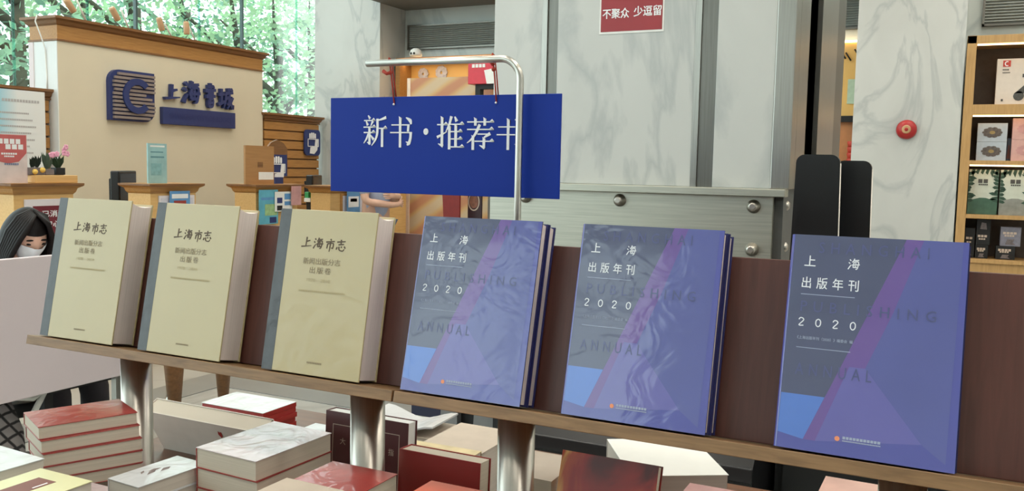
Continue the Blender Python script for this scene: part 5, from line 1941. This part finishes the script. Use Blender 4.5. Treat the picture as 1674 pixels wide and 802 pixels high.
m_bg = pm('pale_blue_box', (176, 186, 196), 0.5, var=0.06)
m_pk = pm('rose_box', (206, 164, 158), 0.5, var=0.06)
m_gold = pm('gold_print', (150, 130, 84), 0.5, var=0.1)
ros = pm('rosette_brown', (92, 84, 80), 0.5, var=0.3, scale=50)
z_ = 1.651
for k in range(2):
    t, bd, W, hg = carton('pale blue box with a dark rosette print, %s of two' % ('lower', 'upper')[k], 1597, 1646, z_ + 0.166 * k, 0.165, 0.2, m_bg, group='pale blue rosette boxes')
    rosette(bd, W * 0.5, hg * 0.5, W * 0.33, ros, m_gold)
    t, bd, W, hg = carton('rose pink box with an oval print, %s of two' % ('lower', 'upper')[k], 1654, 1706, z_ + 0.187 * k, 0.186, 0.2, m_pk, group='rose pink boxes')
    rosette(bd, W * 0.45, hg * 0.5, W * 0.3, m_rose, m_pk)
t, bd, W, hg = carton('narrow slate box between pale blue and pink boxes', 1647, 1653, z_, 0.2, 0.15, pm('slate_box', (74, 84, 98), 0.5), 9.06)
mb = MB()
mb.prism([(0.002, 0.02), (W - 0.002, 0.02), (W * 0.7, 0.14), (W * 0.3, 0.14)], -0.002, 0)
mb.build('brown_print', m_brown, bd)
m_jg = pm('jungle_dark', (46, 74, 60), 0.5, var=0.25, scale=30)
for k, (pa_, pb_, base, lab) in enumerate(((1588, 1637, (64, 96, 80), 'box with jungle leaves and a deep green base'), (1640, 1692, (134, 136, 130), 'box with jungle leaves and a grey base'))):
    t, bd, W, hg = carton(lab, pa_, pb_, 1.171, 0.40, 0.18, pm('box_mint%d' % k, (196, 202, 190), 0.5, var=0.05), group='jungle print boxes')
    mb = MB()
    mb.prism([(0, 0), (W, 0), (W, hg * 0.30), (W * 0.6, hg * 0.37), (W * 0.4, hg * 0.37), (0, hg * 0.30)], -0.002, 0)
    mb.build('ground_print', pm('jungle_base%d' % k, base, 0.5, var=0.15, scale=20), bd)
    mb = MB()
    random.seed(3 + k)
    for s in (-1, 1):
        for q in range(9):
            zz = hg * (0.30 + 0.075 * q)
            xx = 0 if s < 0 else W
            ln = W * random.uniform(0.14, 0.36) * (1.0 if q < 3 or q > 6 else 0.6)
            d = random.uniform(-0.3, 0.5) * ln
            mb.prism([(xx, zz - 0.012), (xx - s * ln * 0.6, zz + d * 0.5 - 0.014), (xx - s * ln, zz + d), (xx - s * ln * 0.6, zz + d * 0.5 + 0.014), (xx, zz + 0.014)][::(1 if s > 0 else -1)], -0.003, 0)
    for q in range(6):
        xx = W * (0.1 + 0.16 * q)
        mb.prism([(xx, hg), (xx - 0.008, hg - 0.03), (xx + 0.01, hg - random.uniform(0.04, 0.07)), (xx + 0.025, hg)], -0.003, 0)
    mb.build('leaf_print', m_jg, bd)
    print_bars([(W * 0.32, hg * 0.70, W * 0.36, 0.035), (W * 0.34, hg * 0.65, W * 0.32, 0.012)], m_grey1, bd, -0.003)
for k, (pa_, pb_, z0, hg0, lab) in enumerate(((1583, 1604, 0.776, 0.27, 'small black box at the end of the lowest visible shelf'), (1606, 1627, 0.776, 0.12, 'black box under the taller black box on the lowest visible shelf'), (1606, 1629, 0.897, 0.23, 'taller black box with white lettering on the lowest visible shelf'), (1640, 1672, 0.776, 0.12, 'black box with a pale figure print under the grey lilac box'), (1646, 1680, 0.897, 0.17, 'grey lilac box on the lowest visible shelf'))):
    t, bd, W, hg = carton(lab, pa_, pb_, z0, hg0, 0.14, m_blackm if k != 4 else pm('grey_lilac', (128, 126, 138), 0.5, var=0.15), 9.0, 'small dark boxes')
    print_bars([(W * 0.12, hg * (0.62 if k != 2 else 0.3), W * 0.7, 0.02), (W * 0.2, hg * (0.5 if k != 2 else 0.2), W * 0.5, 0.014)], m_silver, bd, -0.002)
    mb = MB()
    mb.prism([(W * 0.25, hg * 0.08), (W * 0.75, hg * 0.08), (W * 0.62, hg * 0.2), (W * 0.7, hg * 0.36), (W * 0.35, hg * 0.36)] if k != 2 else [(W * 0.25, hg * 0.62), (W * 0.75, hg * 0.6), (W * 0.68, hg * 0.85), (W * 0.35, hg * 0.88)], -0.002, 0)
    mb.build('figure_print', pm('figure_grey', (110, 100, 100), 0.5, var=0.3, scale=60), bd)

# ================================================================== OUTSIDE THE WINDOWS
structure(bx('ground_outside', (-40, -40, -0.3), (40, 40, -0.12), pm('pavement', (150, 150, 146), 0.8, var=0.06, scale=1)))
m_bark = pm('bark', (92, 86, 74), 0.9, var=0.2, scale=8)
LEAF = [leafmat('leaf_light', (178, 206, 168)), leafmat('leaf_mid', (156, 190, 162)), leafmat('leaf_deep', (130, 168, 148))]
random.seed(21)


def tree(label, x, y, hgt, rad, lm, n=3300):
    t = thing('street_tree', label, 'tree', (x, y, -0.12), 0, 'street trees outside the window')
    mb = MB()
    mb.tube([(0, 0, 0), (0.05, 0.03, hgt * 0.35), (0.0, 0.1, hgt * 0.7)], [0.16, 0.12, 0.07], 10)
    for k in range(7):
        a = k * 0.9
        z = hgt * (0.3 + 0.06 * k)
        mb.tube([(0.03, 0.03, z), (rad * 0.35 * math.cos(a), rad * 0.35 * math.sin(a), z + 0.5), (rad * 0.75 * math.cos(a), rad * 0.75 * math.sin(a), z + 0.9)], [0.07, 0.04, 0.015], 7)
    mb.build('trunk', m_bark, t)
    mb = MB()
    cl = []
    for k in range(46):
        a = random.uniform(0, 6.283)
        r = rad * math.sqrt(random.uniform(0.02, 1))
        z = random.uniform(hgt * 0.22, hgt)
        cl.append((r * math.cos(a), r * math.sin(a), z, random.uniform(0.25, 0.6)))
    for k in range(n):
        cx_, cy_, cz_, cr = cl[k % len(cl)]
        d = Vector((random.gauss(0, 1), random.gauss(0, 1), random.gauss(0, 0.8))) * cr * 0.55
        p = Vector((cx_, cy_, cz_)) + d
        u_ = Vector((random.gauss(0, 1), random.gauss(0, 1), random.gauss(0, 0.6))).normalized()
        v_ = u_.cross(Vector((random.gauss(0, 1), random.gauss(0, 1), random.gauss(0, 1)))).normalized()
        s = random.uniform(0.04, 0.085)
        mb.face([p - u_ * s, p - v_ * s * 0.55, p + u_ * s, p + v_ * s * 0.55])
    tag(mb.build('foliage', lm, t), None, None, None, 'stuff')
    return t


for k, (px, X, hgt, rad, lm) in enumerate(((20, -10.6, 5.4, 1.7, 1), (130, -12.5, 6.2, 1.9, 0), (215, -11.2, 5.6, 1.6, 0), (300, -13.2, 6.4, 2.0, 2), (385, -11.6, 5.6, 1.7, 1), (450, -11.0, 5.2, 1.5, 0), (505, -12.6, 6.0, 1.9, 0), (-80, -11.5, 5.6, 1.9, 2))):
    p = at(px, 100, X=X)
    tree(('leafy tree outside the glass at the frame edge, behind the notice', 'leafy tree outside the glass above the emblem end of the name wall', 'pale leafy tree outside the glass above the striped emblem', 'deep green tree outside the glass above the brush characters', 'leafy tree outside the glass above the name wall end', 'pale leafy tree outside the glass right above the slat wall', 'pale leafy tree outside the glass against the white column', 'deep green tree outside the glass beyond the frame edge')[k], X, p.y, hgt, rad, LEAF[lm])
t = thing('far_building', 'blue grey building outside behind the trees', 'building', (-20, 16, -0.12), 0.0)
bx('block', (-4, -3.5, 0), (0, 8, 3.2), pm('far_facade', (128, 148, 160), 0.7, var=0.08, scale=1), t)
for k in range(6):
    bx('window', (0.0, -3 + 1.7 * k, 1.0), (0.03, -1.9 + 1.7 * k, 2.4), pm('far_glass', (84, 106, 124), 0.2), t)
